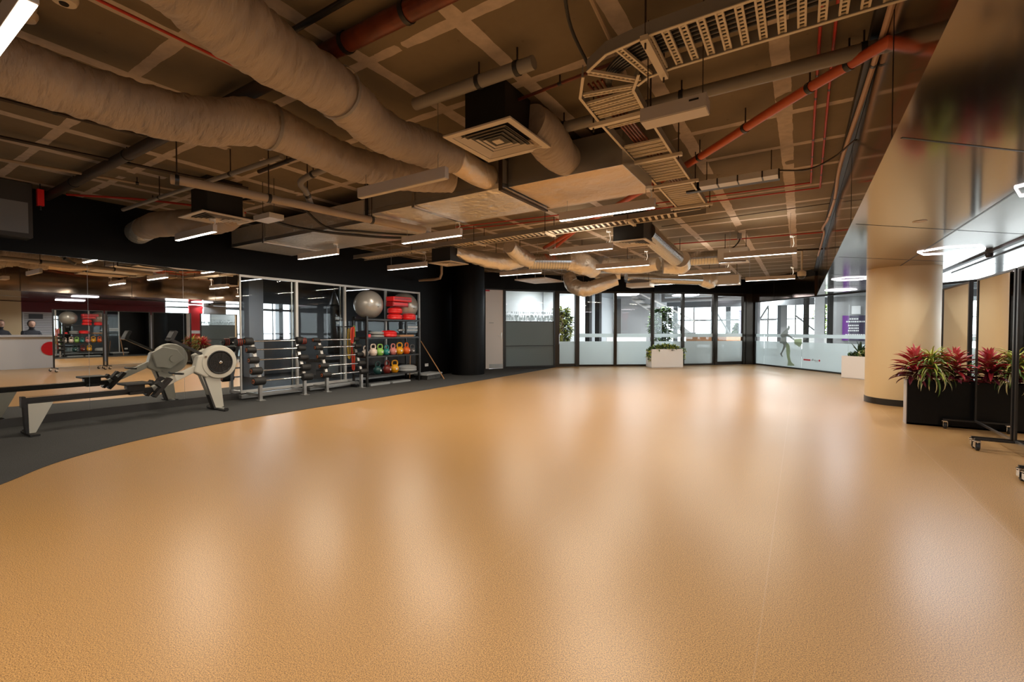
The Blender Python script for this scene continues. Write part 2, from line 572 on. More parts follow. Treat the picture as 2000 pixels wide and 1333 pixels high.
# glazing bays
def Mseg(a, b_):
    a = Vector((a[0], a[1], 0)); b_ = Vector((b_[0], b_[1], 0))
    x = (b_ - a).normalized()
    y = Vector((x.y, -x.x, 0))      # towards the gym
    return Matrix(((x.x, y.x, 0, a.x), (x.y, y.y, 0, a.y), (0, 0, 1, 0), (0, 0, 0, 1))), (b_ - a).length
WN = [0]
def bay(a, b_, z1=2.5, post=0.05, fm='bronze_frame', glass='clear_glass', frost=(0.07, 0.836), band=(0.975, 1.096), film='frosted_film', depth=0.05, sill=0.06, mull=()):
    WN[0] += 1
    M, L = Mseg(a, b_)
    f = MB()
    f.box(0, post, -depth, depth, 0, z1, M).box(L - post, L, -depth, depth, 0, z1, M)
    f.box(post, L - post, -depth, depth, 0, sill, M).box(post, L - post, -depth, depth, z1 - 0.05, z1, M)
    for (za, zb) in mull:
        f.box(post, L - post, -depth, depth, za, zb, M)
    o = struct(f.build('window_%d' % WN[0], fm))
    MB().box(post, L - post, -0.004, 0.004, sill, z1 - .05, M).build('pane', glass, o)
    if frost:
        MB().box(post, L - post, 0.006, 0.008, sill, frost[1], M).build('frosted_film', film, o)
    if band:
        MB().box(post, L - post, 0.006, 0.008, band[0], band[1], M).build('safety_band', 'frosted_film', o)
    return o, M, L
# internal window in the left wall: white aluminium frame with four lights
WN[0] += 1
f = MB()
x0, x1 = XL - .03, XL + .022
f.box(x0, x1, 4.16, 8.60, 2.135, 2.175).box(x0, x1, 4.16, 8.60, .10, .15)
for y0, y1 in ((4.16, 4.185), (5.20, 5.25), (6.31, 6.355), (7.45, 7.49), (8.565, 8.60)):
    f.box(x0, x1, y0, y1, .15, 2.135)
w1 = struct(f.build('window_1', 'alu_white'))
f = MB()
for y0, y1 in ((5.14, 5.165), (6.24, 6.26)):
    f.box(XL - .06, XL - .03, y0, y1, .15, 2.135)
f.build('glazing_bead', 'alu', w1)
for y0, y1 in ((4.185, 5.20), (5.25, 6.31), (6.355, 7.45), (7.49, 8.565)):
    MB().box(XL - .014, XL - .008, y0, y1, .15, 2.135).build('pane', 'partition_glass', w1)
f = MB().box(XL - .02, XL + .03, 8.16, 8.565, 1.26, 1.31).box(XL - .02, XL + .03, 7.85, 8.565, 1.19, 1.23)
f.build('transom', 'alu_white', w1)
# door beside the black column
M, L = Mseg(F[0], F[1])
f = MB().box(L - .05, L, -.05, .05, 0, 2.5, M).box(-.4, 0.12, -.05, .05, 0, 2.5, M).box(0, L, -.05, .05, 2.47, 2.5, M)
dr = struct(f.build('door_1', 'black_frame'))
MB().box(0.12, L - .05, -.02, .025, .008, 2.47, M).build('door_leaf', 'door_paint', dr)
MB().box(.30, L - .06, .026, .03, .02, .15, M).build('kick_plate', 'alu', dr)
h = MB().box(L - .125, L - .085, .026, .034, .93, 1.13, M).beam(M @ Vector((L - .105, .05, 1.03)), M @ Vector((L - .22, .05, 1.03)), .016, .016).beam(M @ Vector((L - .105, .03, 1.03)), M @ Vector((L - .105, .055, 1.03)), .02, .02)
h.build('lever_handle', 'steel', dr)
t = MB()
for k in range(7):
    t.box(.30 + k * .022, .316 + k * .022, .026, .0275, 1.43, 1.45, M)
t.build('door_lettering', 'sign_grey', dr)
t = MB().box(.12, .32, .026, .03, 2.42, 2.465, M)
t.build('door_notice', 'sign_red', dr)
# tall screen window beside the door: dark film below, patterned frost band
o, M, L = bay(F[1], F[2], fm='black_frame', post=.035, frost=(0.06, 1.47), band=None, film='dark_frosted_film', mull=((0.70, 0.72),))
t = MB()
random.seed(3)
for k in range(64):
    u = .04 + k * (L - .08) / 64
    t.box(u, u + (L - .08) / 64 * (0.9 if random.random() < .6 else .5), .009, .0105, 1.50 + random.choice((0, .015, .03)), 1.62, M)
    if random.random() < .75:
        t.box(u, u + (L - .08) / 64, .009, .0105, 1.62, 1.67 + .04 * random.random(), M)
    if random.random() < .55:
        t.box(u + .003, u + (L - .08) / 64 * .8, .009, .0105, 1.72 + random.random() * .04, 1.80, M)
t.build('patterned_frost', 'frosted_film', o)
MB().box(.035, L - .035, .006, .012, 1.47, 1.50, M).build('transom', 'black_frame', o)
# narrow glazed door leaf with pull handle
WN[0] += 1
M, L = Mseg(F[2], F[3])
f = MB().box(0, .10, -.06, .06, 0, 2.5, M).box(L - .10, L, -.06, .06, 0, 2.5, M).box(.1, L - .1, -.03, .03, 0, .1, M).box(.1, L - .1, -.03, .03, 2.42, 2.5, M).box(.1, .16, -.03, .03, .1, 2.42, M)
d2 = struct(f.build('door_2', 'bronze_frame'))
MB().box(.16, L - .1, -.004, .004, .1, 2.42, M).build('pane', 'clear_glass', d2)
MB().box(.16, L - .1, .006, .008, .1, .836, M).build('frosted_film', 'frosted_film', d2)
MB().tube([M @ Vector((.13, .03, .75)), M @ Vector((.13, .08, .77)), M @ Vector((.13, .08, 1.05)), M @ Vector((.13, .03, 1.07))], .011, 8).build('pull_handle', 'steel', d2, smooth=True)
for k in range(3, 7):
    bay(F[k], F[k + 1])
# last bay is a framed glass door
WN[0] += 1
M, L = Mseg(F[7], F[8])
f = MB().box(0, .11, -.06, .06, 0, 2.5, M).box(L - .12, L, -.06, .06, 0, 2.5, M).box(.11, L - .12, -.03, .03, .003, .11, M).box(.11, L - .12, -.03, .03, 2.40, 2.5, M)
d3 = struct(f.build('door_3', 'bronze_frame'))
MB().box(.11, L - .12, -.004, .004, .11, 2.40, M).build('pane', 'clear_glass', d3)
MB().box(.11, L - .12, .006, .008, .11, .836, M).build('frosted_film', 'frosted_film', d3)
MB().box(.11, L - .12, .006, .008, .975, 1.096, M).build('safety_band', 'frosted_film', d3)
M, L = Mseg(F[8], F[9])
struct(MB().box(0, L, -.06, .08, 0, 2.5, M).build('trim_4', 'bronze_frame'))
# bulkhead over the glazed screens
bk = MB()
for a, b_ in zip(F[:-1], F[1:]):
    M, L = Mseg(a, b_)
    bk.box(0, L, -.12, .10, 2.5, ZC, M)
bk.box(-8.7, -8.3, 11.2, 11.5, 0, ZC)
struct(bk.build('wall_back', 'black_paint'))
# frameless glass wall on the right
ss = [0.0, .586, 2.305, 3.975, 5.65, 7.35, 9.05, 10.75, 12.5]
for a, b_ in zip(ss[:-1], ss[1:]):
    WN[0] += 1
    M, L = Mseg(gp(a), gp(b_))
    f = MB().box(0, L, -.025, .025, 0, .045, M).box(0, L, -.02, .02, 2.185, 2.215, M)
    o = struct(f.build('window_%d' % WN[0], 'black_frame'))
    MB().box(.004, L - .004, -.005, .005, .045, 2.185, M).build('pane', 'clear_glass', o)
    MB().box(.004, L - .004, .007, .009, .045, .84, M).build('frosted_film', 'frosted_film', o)
    MB().box(.004, L - .004, .007, .009, .98, 1.08, M).build('safety_band', 'frosted_film', o)
M, L = Mseg(gp(0), gp(2.9))
struct(MB().box(0, .05, -.09, .11, 0, 2.215, M).box(.11, .15, -.04, .05, 0, 2.215, M).build('trim_5', 'black_frame'))
bb = struct(MB().box(0, L, -.1, .12, 2.215, 2.80, M).build('wall_back', 'soffit_panel'))
MB().box(0, L, -.1, .10, 2.80, ZC, M).build('black_strip', 'duct_black', bb)  # plain black strip between the bulkhead panel and the slab
MB().box(1.18, 1.19, .12, .123, 2.22, 2.79, M).build('panel_joint', 'black_frame', bb)
# decal of a stooping figure on the glass and the small red and grey lettering
Mg, _ = Mseg(gp(0), gp(2))
fig = [(1.716, 1.361), (1.767, 1.361), (1.808, 1.302), (1.77, 1.207), (1.729, 1.2), (1.741, 1.141), (1.712, 1.068), (1.834, 1.025), (1.984, 0.948), (1.985, 0.876), (1.916, 0.91), (1.692, 1.024), (1.631, 1.008), (1.621, 0.964), (1.655, 0.846), (1.69, 0.79), (1.577, 0.607), (1.495, 0.499), (1.454, 0.452), (1.455, 0.393), (1.519, 0.359), (1.456, 0.348), (1.391, 0.404), (1.369, 0.448), (1.432, 0.496), (1.492, 0.633), (1.522, 0.724), (1.49, 0.768), (1.341, 0.793), (1.361, 0.854), (1.423, 0.96), (1.368, 1.035), (1.399, 1.095), (1.524, 1.17), (1.626, 1.244), (1.687, 1.288)]
leg = [(1.655, 0.80), (1.737, 0.789), (1.8, 0.704), (1.823, 0.558), (1.806, 0.382), (1.849, 0.254), (1.89, 0.198), (2.0, 0.134), (2.01, 0.098), (1.711, 0.075), (1.738, 0.232), (1.685, 0.346), (1.651, 0.521), (1.637, 0.698)]
bag = [(1.994, 0.926), (2.301, 0.946), (2.313, 0.792), (2.211, 0.689), (1.997, 0.797)]
Mz = Mg @ Matrix(((1, 0, 0, 0), (0, 0, 1, 0), (0, 1, 0, 0), (0, 0, 0, 1)))
dg = thing('window_decal', 'grey and green frosted figure stooping forward, stuck on the right glass wall', 'decal')
MB().prism(fig, .0105, .012, Mz).build('figure_body', 'decal_grey', dg)
MB().prism(leg, .0125, .0135, Mz).build('figure_leg', 'decal_green', dg)
MB().prism(bag, .0105, .012, Mz).build('held_item', 'decal_green', dg)
ld = thing('window_lettering', 'small red bar, grey letters and red dot low on the right glass wall', 'lettering')
MB().box(2.383, 2.66, .0105, .012, .292, .337, Mg).build('red_bar', 'sign_red', ld)
t = MB()
for k, (hh, ww) in enumerate(((.03, .025), (.055, .02), (.055, .006), (.03, .022), (.03, .022), (.03, .008), (.03, .022), (.03, .02))):
    t.box(2.70 + k * .033, 2.70 + k * .033 + ww, .0105, .012, .305, .305 + hh, Mg)
for k in range(5):
    t.box(2.83 + k * .026, 2.845 + k * .026, .0105, .012, .27, .288, Mg)
t.build('letters', 'sign_grey', ld)
MB().lathe([(.03, .0105), (.03, .012)], 20, Mz, (3.0, .322, 0)).build('dot', 'sign_red', ld)
# ================================================================== BEYOND THE GLASS
# lobby: outer walls with daylight windows, ceiling, white walls
struct(MB().prism([(-9, 13.4), (-8, 12.4), (-5.4, 15.0), (-1.5, 18.7), (8, 7.5), (14, 7.5), (14, 25), (-9, 25)], 2.95, 3.05).build('ceiling', 'office_ceiling'))
ow = MB()
ow.box(-9, 14, 24.6, 24.8, 0, .35).box(-9, 14, 24.6, 24.8, 2.45, 3.0)
for x in (-9, -5.6, -3.1, -0.9, 1.3, 3.8, 6.3, 9, 13.7):
    ow.box(x, x + (1.0 if x in (-9, 3.8) else .22), 24.6, 24.8, .35, 2.45)
struct(ow.build('wall_lobby', 'grey_wall'))
ow = MB()
ow.box(12.8, 13.0, 7.5, 25, 0, .3).box(12.8, 13.0, 7.5, 25, 2.45, 3.0)
for y in (7.5, 10.2, 13, 15.8, 18.6, 21.4, 24.4):
    ow.box(12.8, 13.0, y, y + .3, .3, 2.45)
ow.box(6.5, 13, 7.3, 7.5, 0, 3)
struct(ow.build('wall_lobby', 'mid_grey_wall'))
struct(MB().box(-9.0, -8.8, 13.0, 24.8, 0, 3).build('wall_lobby', 'white_wall'))
fr = MB()
for x in [-4.6 + 1.1 * k for k in range(9)]:
    fr.box(x, x + .05, 24.62, 24.7, .35, 2.45)
for z in (1.0, 1.72):
    fr.box(-5.4, 9, 24.62, 24.7, z, z + .04)
struct(fr.build('trim_6', 'black_frame'))
# white service core with grey posts
struct(MB().box(-6.9, -5.3, 20.2, 22.0, 0, 2.95).build('wall_lobby', 'white_wall'))
struct(MB().box(-8.75, -7.0, 16.2, 16.35, 0, 2.95).build('wall_lobby', 'white_wall'))
p = MB()
for y in (16.5, 17.6, 18.7):
    p.box(-7.55, -7.35, y, y + .28, 0, 2.95)
struct(p.build('wall_post', 'black_frame'))
for (x, y) in ((.19, 19.64), (.92, 20.1)):
    struct(MB().box(x - .09, x + .09, y - .09, y + .09, 0, 2.95).build('wall_post', 'black_frame'))
struct(MB().box(.45, .75, 20.0, 20.2, 0, 2.95).build('wall_lobby', 'white_wall'))
wp = MB().box(1.02, 3.6, 20.85, 21.0, 0, 2.95)
gw = struct(wp.build('wall_lobby', 'mid_grey_wall'))
# poster
ps = thing('poster', 'purple and dark poster with white writing on the grey wall beyond the glass', 'poster')
MB().box(1.33, 2.05, 20.80, 20.84, .83, 1.75).build('sheet', 'dark_violet', ps)
MB().box(1.33, 1.52, 20.795, 20.80, .83, 1.75).build('purple_edge', 'purple', ps)
t = MB()
random.seed(5)
for z, n_ in ((1.60, 4), (1.50, 9), (1.36, 6), (1.26, 5), (1.17, 6), (1.02, 10)):
    x = 1.42 + .02 * (10 - n_)
    for k in range(n_):
        ww = .03 + .03 * random.random()
        t.box(x, x + ww, 20.79, 20.795, z, z + .05)
        x += ww + .015
t.build('writing', 'paper_white', ps)
nb = tag(MB().box(1.60, 1.86, 20.80, 20.83, 1.80, 2.10).build('notice_sheet', 'paper_white'), 'white paper notice above the purple poster', 'notice')
# screen stand partly behind the tan column
tv = thing('display_screen', 'narrow lit display screen edge just left of the tan column', 'screen')
MB().box(1.385, 1.75, 14.30, 14.34, .80, 1.95).build('bezel', 'black_plastic', tv)
MB().box(1.43, 1.74, 14.285, 14.30, .84, 1.92).build('screen', 'screen', tv)
MB().box(1.5, 1.58, 14.35, 14.4, .0, 1.2).build('stand_post', 'black_plastic', tv)
MB().box(1.3, 1.78, 14.2, 14.5, .0, .03).build('stand_base', 'black_plastic', tv)
# stair with white stringers
st = thing('staircase', 'white staircase with sloping handrails seen through the glazed screens', 'staircase')
MB().beam((-6.0, 19.0, 2.6), (-3.6, 19.0, 1.0), .06, .20).build('stringer', 'white_metal', st)
MB().beam((-6.0, 18.6, 2.95), (-3.4, 18.6, 1.55), .04, .06).build('handrail', 'white_metal', st)
s = MB()
for k in range(8):
    s.box(-5.9 + k * .3, -5.6 + k * .3, 18.65, 19.6, 2.5 - k * .2, 2.53 - k * .2)
s.box(-3.7, -3.55, 18.7, 19.5, 0, 1.1)
s.build('treads', 'grey_wall', st)
# desks behind the screens
def desk(x, y, rz, label, top='desk_wood'):
    d = thing('desk', label, 'desk', (x, y, 0), rz)
    MB().box(-.85, .85, -.35, .35, .70, .74).build('desk_top', top, d)
    MB().box(-.82, .82, .28, .31, .74, 1.05).build('screen_panel', top, d)
    for sx_ in (-.78, .74):
        MB().box(sx_, sx_ + .04, -.3, .3, 0, .70).build('leg', 'white_metal', d)
    return d
desk(-2.2, 19.6, R(45), 'orange wooden desk beyond the glass beside the framed glass door')
desk(-5.6, 17.4, R(40), 'pale counter desk beyond the glass behind the left glazed bay', 'counter_white')
desk(-2.75, 18.0, R(42), 'wooden desk beyond the glass left of the white planter')
desk(.6, 22.3, 0, 'white desk beyond the right glass wall behind the stooping figure decal', 'counter_white')
# room behind the left internal window
rw = MB()
rw.box(-12.7, -12.5, 3.2, 6.9, 0, ZC).box(-12.7, -12.5, 6.9, 7.40, 0, .95).box(-12.7, -12.5, 6.9, 7.40, 1.95, ZC).box(-12.7, -12.5, 7.40, 7.52, 0, ZC)
rw.box(-12.7, -12.5, 7.52, 7.82, 0, .95).box(-12.7, -12.5, 7.52, 7.82, 1.95, ZC).box(-12.7, -12.5, 7.82, 12, 0, ZC)
rw.box(-12.7, -8.4, 3.0, 3.2, 0, ZC)
struct(rw.build('wall_boxing_room', 'grey_wall'))
struct(MB().box(-12.7, -8.4, 11.9, 12.1, 0, ZC).build('wall_boxing_room', 'mid_grey_wall'))
struct(MB().box(-12.2, -11.9, 6.25, 6.62, 0, ZC).build('wall_post', 'white_wall'))
fr = MB().box(-12.52, -12.48, 7.2, 7.22, .95, 1.95).box(-12.52, -12.48, 6.9, 7.82, 1.74, 1.80).box(-12.52, -12.48, 6.9, 7.82, 1.1, 1.12)
struct(fr.build('trim_7', 'grey_wall'))
for (x, y, lb) in ((-10.6, 5.6, 'left'), (-10.6, 8.6, 'right')):
    sl = thing('strip_light', 'white strip light in the room behind the internal window, the %s one' % lb, 'light', (x, y, 2.35))
    MB().box(-.6, .6, -.03, .03, 0, .04).build('housing', 'lamp_body', sl)
    MB().box(-.59, .59, -.025, .025, -.004, 0).build('diffuser', 'strip_glow', sl)
    s2_ = MB().tube([(-.5, 0, .04), (-.5, 0, .65)], .004, 6).tube([(.5, 0, .04), (.5, 0, .65)], .004, 6)
    s2_.build('suspension_wire', 'steel', sl)
    area_light('strip_lamp', (0, 0, -.01), 1.1, .05, 9, (.93, .96, 1), sl)
pb = thing('punching_bag', 'black punching bag hanging from a chain behind the internal window', 'punching bag', (-9.5, 7.0, 0))
MB().lathe([(.05, .62), (.15, .64), (.165, .70), (.165, 1.75), (.15, 1.8), (.05, 1.82)], 24).build('bag_body', 'black_plastic', pb, smooth=True)
MB().lathe([(.13, 1.82), (.02, 2.15)], 16).build('strap_cone', 'steel', pb)
MB().tube([(0, 0, 2.14), (0, 0, ZC)], .01, 6).build('chain', 'steel', pb)
MB().box(-.07, .07, .15, .168, 1.45, 1.5).box(-.05, .05, .15, .168, 1.36, 1.40).box(.15, .168, -.09, .07, 1.45, 1.52).box(.15, .168, -.06, .05, 1.35, 1.40).build('lettering', 'paper_white', pb)
bn = thing('weight_bench', 'dark low bench behind the internal window below the hanging bag', 'bench', (-10.6, 7.4, 0))
MB().box(-.6, .6, -.18, .18, .38, .46).build('pad', 'black_plastic', bn)
MB().box(-.5, -.44, -.15, .15, 0, .38).box(.44, .5, -.15, .15, 0, .38).build('legs', 'steel', bn)

struct(MB().box(-12.5, -8.4, 3.2, 11.9, -.05, .0005).build('floor', 'black_rubber'))
# reception seen in the left wall mirror
rc = thing('reception_counter', 'white reception counter with red lower panel, seen in the left wall mirror', 'counter', (4.0, 4.0, 0))
MB().box(-.15, .55, -1.3, .85, 1.0, 1.06).build('counter_top', 'counter_white', rc)
MB().box(0, .45, -1.25, .8, .0, 1.0).build('counter_front', 'counter_white', rc)
MB().lathe([(.10, 0), (.20, .14), (.22, .3)], 24, Matrix.Translation((-.002, .45, .62)) @ Matrix.Rotation(R(-90), 4, 'Y') @ Matrix.Scale(.08, 4, (0, 0, 1))).build('red_emblem', 'red_plastic', rc)
struct(MB().box(6.3, 6.4, 1.5, 4.25, 0, 2.2).build('wall_right', 'column_paint'))
bl = thing('wall_panelling', 'pale slatted board on the wall behind the reception counter', 'panel')
MB().box(6.44, 6.48, 4.3, 5.8, .9, 1.85).build('board', 'white_wall', bl)
t = MB()
for k in range(15):
    t.box(6.42, 6.44, 4.34, 5.76, .94 + k * .06, .965 + k * .06)
t.build('slats', 'mid_grey_wall', bl)
MB().box(6.40, 6.43, 4.45, 4.8, 1.62, 1.78).build('dark_sign', 'black_plastic', bl)
struct(MB().box(4.0, 4.06, 8.42, 8.9, 0, 2.212).build('wall_divider', 'red_wall'))
struct(MB().box(3.99, 4.07, 8.42, 8.9, 1.08, 1.2).build('trim_8', 'white_wall'))
struct(MB().box(4.0, 4.06, 8.95, 9.8, 0, 2.212).build('wall_divider', 'mid_grey_wall'))
def person(name, label, x, y, sc_=1.0, rz=0):
    p = thing(name, label, 'person', (x, y, 0), rz)
    me = bpy.data.meshes.new('body')
    J = {'pel': (0, 0, .62), 'sp': (0, .02, .85), 'ch': (0, .03, 1.08), 'nk': (0, .02, 1.22), 'hb': (0, -.01, 1.30), 'hd': (0, -.02, 1.40),
         'sl': (-.17, .03, 1.13), 'el': (-.23, -.08, .93), 'wl': (-.12, -.28, .98), 'sr': (.17, .03, 1.13), 'er': (.23, -.08, .93), 'wr': (.12, -.28, .98),
         'hl': (-.09, 0, .58), 'kl': (-.13, -.42, .56), 'al': (-.13, -.44, .10), 'hr': (.09, 0, .58), 'kr': (.13, -.42, .56), 'ar': (.13, -.44, .10),
         'fl': (-.13, -.58, .05), 'fr': (.13, -.58, .05)}
    Rd = {'pel': .14, 'sp': .13, 'ch': .15, 'nk': .055, 'hb': .075, 'hd': .09, 'sl': .07, 'el': .045, 'wl': .03, 'sr': .07, 'er': .045, 'wr': .03,
          'hl': .09, 'kl': .065, 'al': .045, 'hr': .09, 'kr': .065, 'ar': .045, 'fl': .035, 'fr': .035}
    E_ = [('pel', 'sp'), ('sp', 'ch'), ('ch', 'nk'), ('nk', 'hb'), ('hb', 'hd'), ('ch', 'sl'), ('sl', 'el'), ('el', 'wl'), ('ch', 'sr'), ('sr', 'er'), ('er', 'wr'), ('pel', 'hl'), ('hl', 'kl'), ('kl', 'al'), ('pel', 'hr'), ('hr', 'kr'), ('kr', 'ar'), ('al', 'fl'), ('ar', 'fr')]
    ks = list(J)
    me.from_pydata([J[k] for k in ks], [(ks.index(a), ks.index(b_)) for a, b_ in E_], [])
    o = bpy.data.objects.new('body', me)
    col.objects.link(o)
    o.parent = p
    md = o.modifiers.new('skin', 'SKIN')
    md.use_smooth_shade = True
    for i, k in enumerate(ks):
        me.skin_vertices[0].data[i].radius = (Rd[k], Rd[k])
    me.skin_vertices[0].data[0].use_root = True
    md = o.modifiers.new('sub', 'SUBSURF')
    md.levels = 2
    md.render_levels = 2
    me.materials.append(MATS['dark_cloth'])
    MB().lathe([(.02, -.10), (.055, -.085), (.078, -.03), (.085, .02), (.075, .08), (.04, .115), (.01, .12)], 20, c=(0, -.035, 1.40)).build('face', 'skin', p, smooth=True)
    MB().lathe([(.07, -.08), (.1, -.02), (.105, .04), (.085, .1), (.045, .135), (.01, .14)], 20, c=(0, .012, 1.405)).build('hair', 'hair', p, smooth=True)
    f = MB()
    f.tube([(0, -.115, 1.405), (0, -.14, 1.38), (0, -.12, 1.37)], [.008, .014, .008], 8)
    f.build('nose', 'skin', p, smooth=True)
    for s_, kx in ((-1, 'wl'), (1, 'wr')):
        hnd = MB()
        hx, hy, hz = J[kx]
        hnd.box(hx - .035, hx + .035, hy - .09, hy, hz - .012, hz + .014)
        for k in range(4):
            fx = hx - .028 + k * .0185
            hnd.tube([(fx, hy - .085, hz), (fx, hy - .12 - .006 * (k in (1, 2)), hz - .004), (fx, hy - .145 - .01 * (k in (1, 2)), hz - .018)], [.009, .008, .007], 7)
        hnd.tube([(hx - s_ * .03, hy - .03, hz), (hx - s_ * .055, hy - .06, hz - .004), (hx - s_ * .058, hy - .09, hz - .01)], [.011, .009, .008], 7)
        hnd.build('hand', 'skin', p, smooth=True)
    return p
person('person', 'dark-haired person in dark clothes seated behind the reception counter, the nearer to its middle', 5.08, 4.25, rz=R(-90))
person('person', 'dark-haired person in dark clothes seated behind the near end of the reception counter', 5.08, 3.55, rz=R(-100))
for y in (4.25, 3.55):
    ch = thing('office_chair', 'black chair behind the reception counter under the person at y %s end' % ('far' if y > 4 else 'near'), 'chair', (5.12, y, 0))
    ch['label'] = 'black office chair behind the reception counter, %s the camera' % ('farther from' if y > 4 else 'nearer to')
    MB().box(-.22, .25, -.22, .22, .42, .47).build('seat', 'black_plastic', ch)
    MB().box(.25, .29, -.2, .2, .5, .95).build('backrest', 'black_plastic', ch)
    MB().tube([(0, 0, .05), (0, 0, .42)], .025, 10).build('post', 'steel', ch)
    MB().beam((-.25, 0, .03), (.25, 0, .03), .05, .04).beam((0, -.25, .03), (0, .25, .03), .05, .04).build('base', 'black_plastic', ch)

for (x, y, wh) in ((-5.0, 16.9, 'nearest the left glazed bay'), (-2.6, 19.2, 'over the orange wooden desk'), (-.2, 20.2, 'over the white desk'), (2.6, 16.4, 'beyond the right glass wall'), (-1.5, 22.8, 'near the lobby windows'), (-7.2, 15.2, 'behind the patterned glass screen'), (5.4, 12.0, 'beyond the glass near the mirror stands')):
    sl = thing('strip_light', 'white strip light under the lobby ceiling, ' + wh, 'light', (x, y, 2.75))
    MB().box(-.9, .9, -.04, .04, 0, .05).build('housing', 'white_metal', sl)
    MB().box(-.88, .88, -.035, .035, -.004, 0).build('diffuser', 'strip_glow', sl)
    MB().box(-.62, -.58, -.01, .01, .05, .20).box(.58, .62, -.01, .01, .05, .20).build('mounting_brackets', 'steel', sl)
    area_light('strip_lamp', (0, 0, -.01), 1.7, .07, 90, (.92, .96, 1), sl)

# lobby roof beams, bulkheads and darker fittings
for (x0, x1, y0, y1, z0, nm_, m_) in ((-5.2, 3.0, 20.6, 20.8, 2.45, 'wall_lobby', 'mid_grey_wall'), (-5.0, 8.0, 23.0, 23.3, 2.3, 'wall_lobby', 'grey_wall'), (-2.4, -2.1, 19.4, 24.6, 2.6, 'wall_lobby', 'grey_wall'), (1.6, 1.8, 17.0, 20.6, 2.7, 'wall_lobby', 'grey_wall')):
    struct(MB().box(x0, x1, y0, y1, z0, 2.95).build(nm_, m_))
for (x, y) in ((-1.55, 22.0), (-3.4, 23.0), (-.6, 23.6), (5.3, 15.2)):
    struct(MB().box(x - .12, x + .12, y - .12, y + .12, 0, 2.95).build('wall_post', 'mid_grey_wall'))
for (a, b_, lb) in (((-4.9, 20.0, 2.72), (-2.7, 20.3, 2.72), 'grey air duct under the lobby ceiling behind the glazed screens'),):
    ldk = tag(MB().tube([a, b_], .14, 20).build('lobby_duct', 'galv', smooth=True), lb, 'duct')
    for t_ in (.2, .8):
        q_ = Vector(a).lerp(Vector(b_), t_)
        MB().tube([q_ + Vector((0, 0, .12)), Vector((q_.x, q_.y, 2.952))], .006, 6).build('hanger_rod', 'dark_pipe', ldk)
sp = thing('projector', 'small black projector hanging under the lobby ceiling beyond the framed glass door', 'projector', (-1.62, 19.9, 2.25))
MB().box(-.13, .13, -.1, .1, -.06, .06).build('projector_body', 'black_plastic', sp)
MB().tube([(0, 0, .06), (.05, 0, .70)], .012, 6).build('mounting_pole', 'black_plastic', sp)
br = MB()
for (a, b_) in (((-2.3, 24.0, .4), (-1.2, 24.0, 2.4)), ((-3.6, 24.0, 2.4), (-2.5, 24.0, .4)), ((-5.2, 24.0, 1.7), (-.9, 24.0, 1.7)), ((-.2, 24.0, 1.9), (1.2, 24.0, .6))):
    br.beam(a, b_, .07, .07)
struct(br.build('trim_9', 'mid_grey_wall'))
pl = thing('purple_panel', 'pale violet display panel in the lobby behind the bay left of the framed glass door', 'panel', (-1.95, 21.3, 0))
MB().box(-.22, .22, -.03, .03, 1.05, 2.05).build('panel', 'violet_panel', pl)
MB().box(-.02, .02, -.02, .02, 0, 1.05).box(-.2, .2, -.12, .12, 0, .02).build('panel_stand', 'steel', pl)
# ================================================================== CEILING SERVICES
# pendants
LZ = 2.38
K = (LZ - 1.2) / 1.2
def pendant(x, y, label, lit=True, up=False, top=None):
    top = (top or ZC) - LZ
    p = thing('pendant_light', label, 'light', (x, y, LZ), 0, None)
    Lh = .51
    b = MB()
    b.box(-Lh, Lh, -.024, .024, .004, .092)
    b.build('housing', 'lamp_body', p, bevel=.003)
    MB().box(-Lh + .01, Lh - .01, -.021, .021, 0, .006).build('diffuser', 'lamp_glow' if lit else 'lamp_off', p)
    for s_ in (-1, 1):
        MB().tube([(s_ * .42, 0, .09), (s_ * .42, 0, top)], .0025, 6).build('suspension_wire', 'steel', p)
    if lit:
        MB().tube(spline([(.45, 0, .09), (.47, .02, .09 + (min(top, .28) - .09) * .3), (.46, .01, .09 + (min(top, .28) - .09) * .7), (.45, 0, min(top, .28))], 4), .006, 6).build('flex_cable', 'paper_white', p)
        MB().lathe([(.035, min(top, .28) - .03), (.035, min(top, .28) - .005), (.01, min(top, .28))], 12, c=(.45, 0, 0)).build('ceiling_rose', 'paper_white', p)
        area_light('pendant_lamp', (0, 0, -.004), 1.0, .036, LAMP_W, LAMP_C, p)
        if up:
            area_light('pendant_uplight', (0, 0, .10), .9, .04, LAMP_W * .16, LAMP_C, p, rot=(R(180), 0, 0))
    return p
LP = [(-1.70, 4.46, 'lit pendant strip light in front of the foil duct, above the middle cable tray bend'),
      (-2.81, 6.36, 'lit pendant strip light hanging just left of the black duct box with the spiral duct'),
      (-4.08, 4.47, 'lit pendant strip light below the grey pipe at the left end of the foil duct'),
      (-6.55, 4.53, 'lit pendant strip light before the black wall above the white framed internal window'),
      (-6.44, 2.73, 'lit pendant strip light under the leftmost white square diffuser'),
      (-6.33, 6.27, 'lit pendant strip light above the silver exercise balls'),
      (-5.00, 8.23, 'lit pendant strip light above the pale door and patterned glass screen'),
      (-2.82, 8.30, 'lit pendant strip light between the two bulging foil flex ducts'),
      (-.56, 8.20, 'lit pendant strip light beside the white fan coil box near the bronze fascia'),
      (-.61, 12.25, 'lit pendant strip light farthest right, beside the white dome camera'),
      (-1.71, 10.18, 'lit pendant strip light below the far horizontal spiral duct'),
      (-2.79, 11.98, 'lit pendant strip light in front of the far glazed screens above the white planter'),
      (-2.86, .48, 'lit pendant strip light nearest the camera at the top left corner')]
for i_, (x, y, lb) in enumerate(LP):
    pendant(x, y, lb, up=i_ in (1, 7, 8, 9, 10, 11), top={0: 2.598, 2: 2.578, 3: 2.558, 4: 2.548}.get(i_))
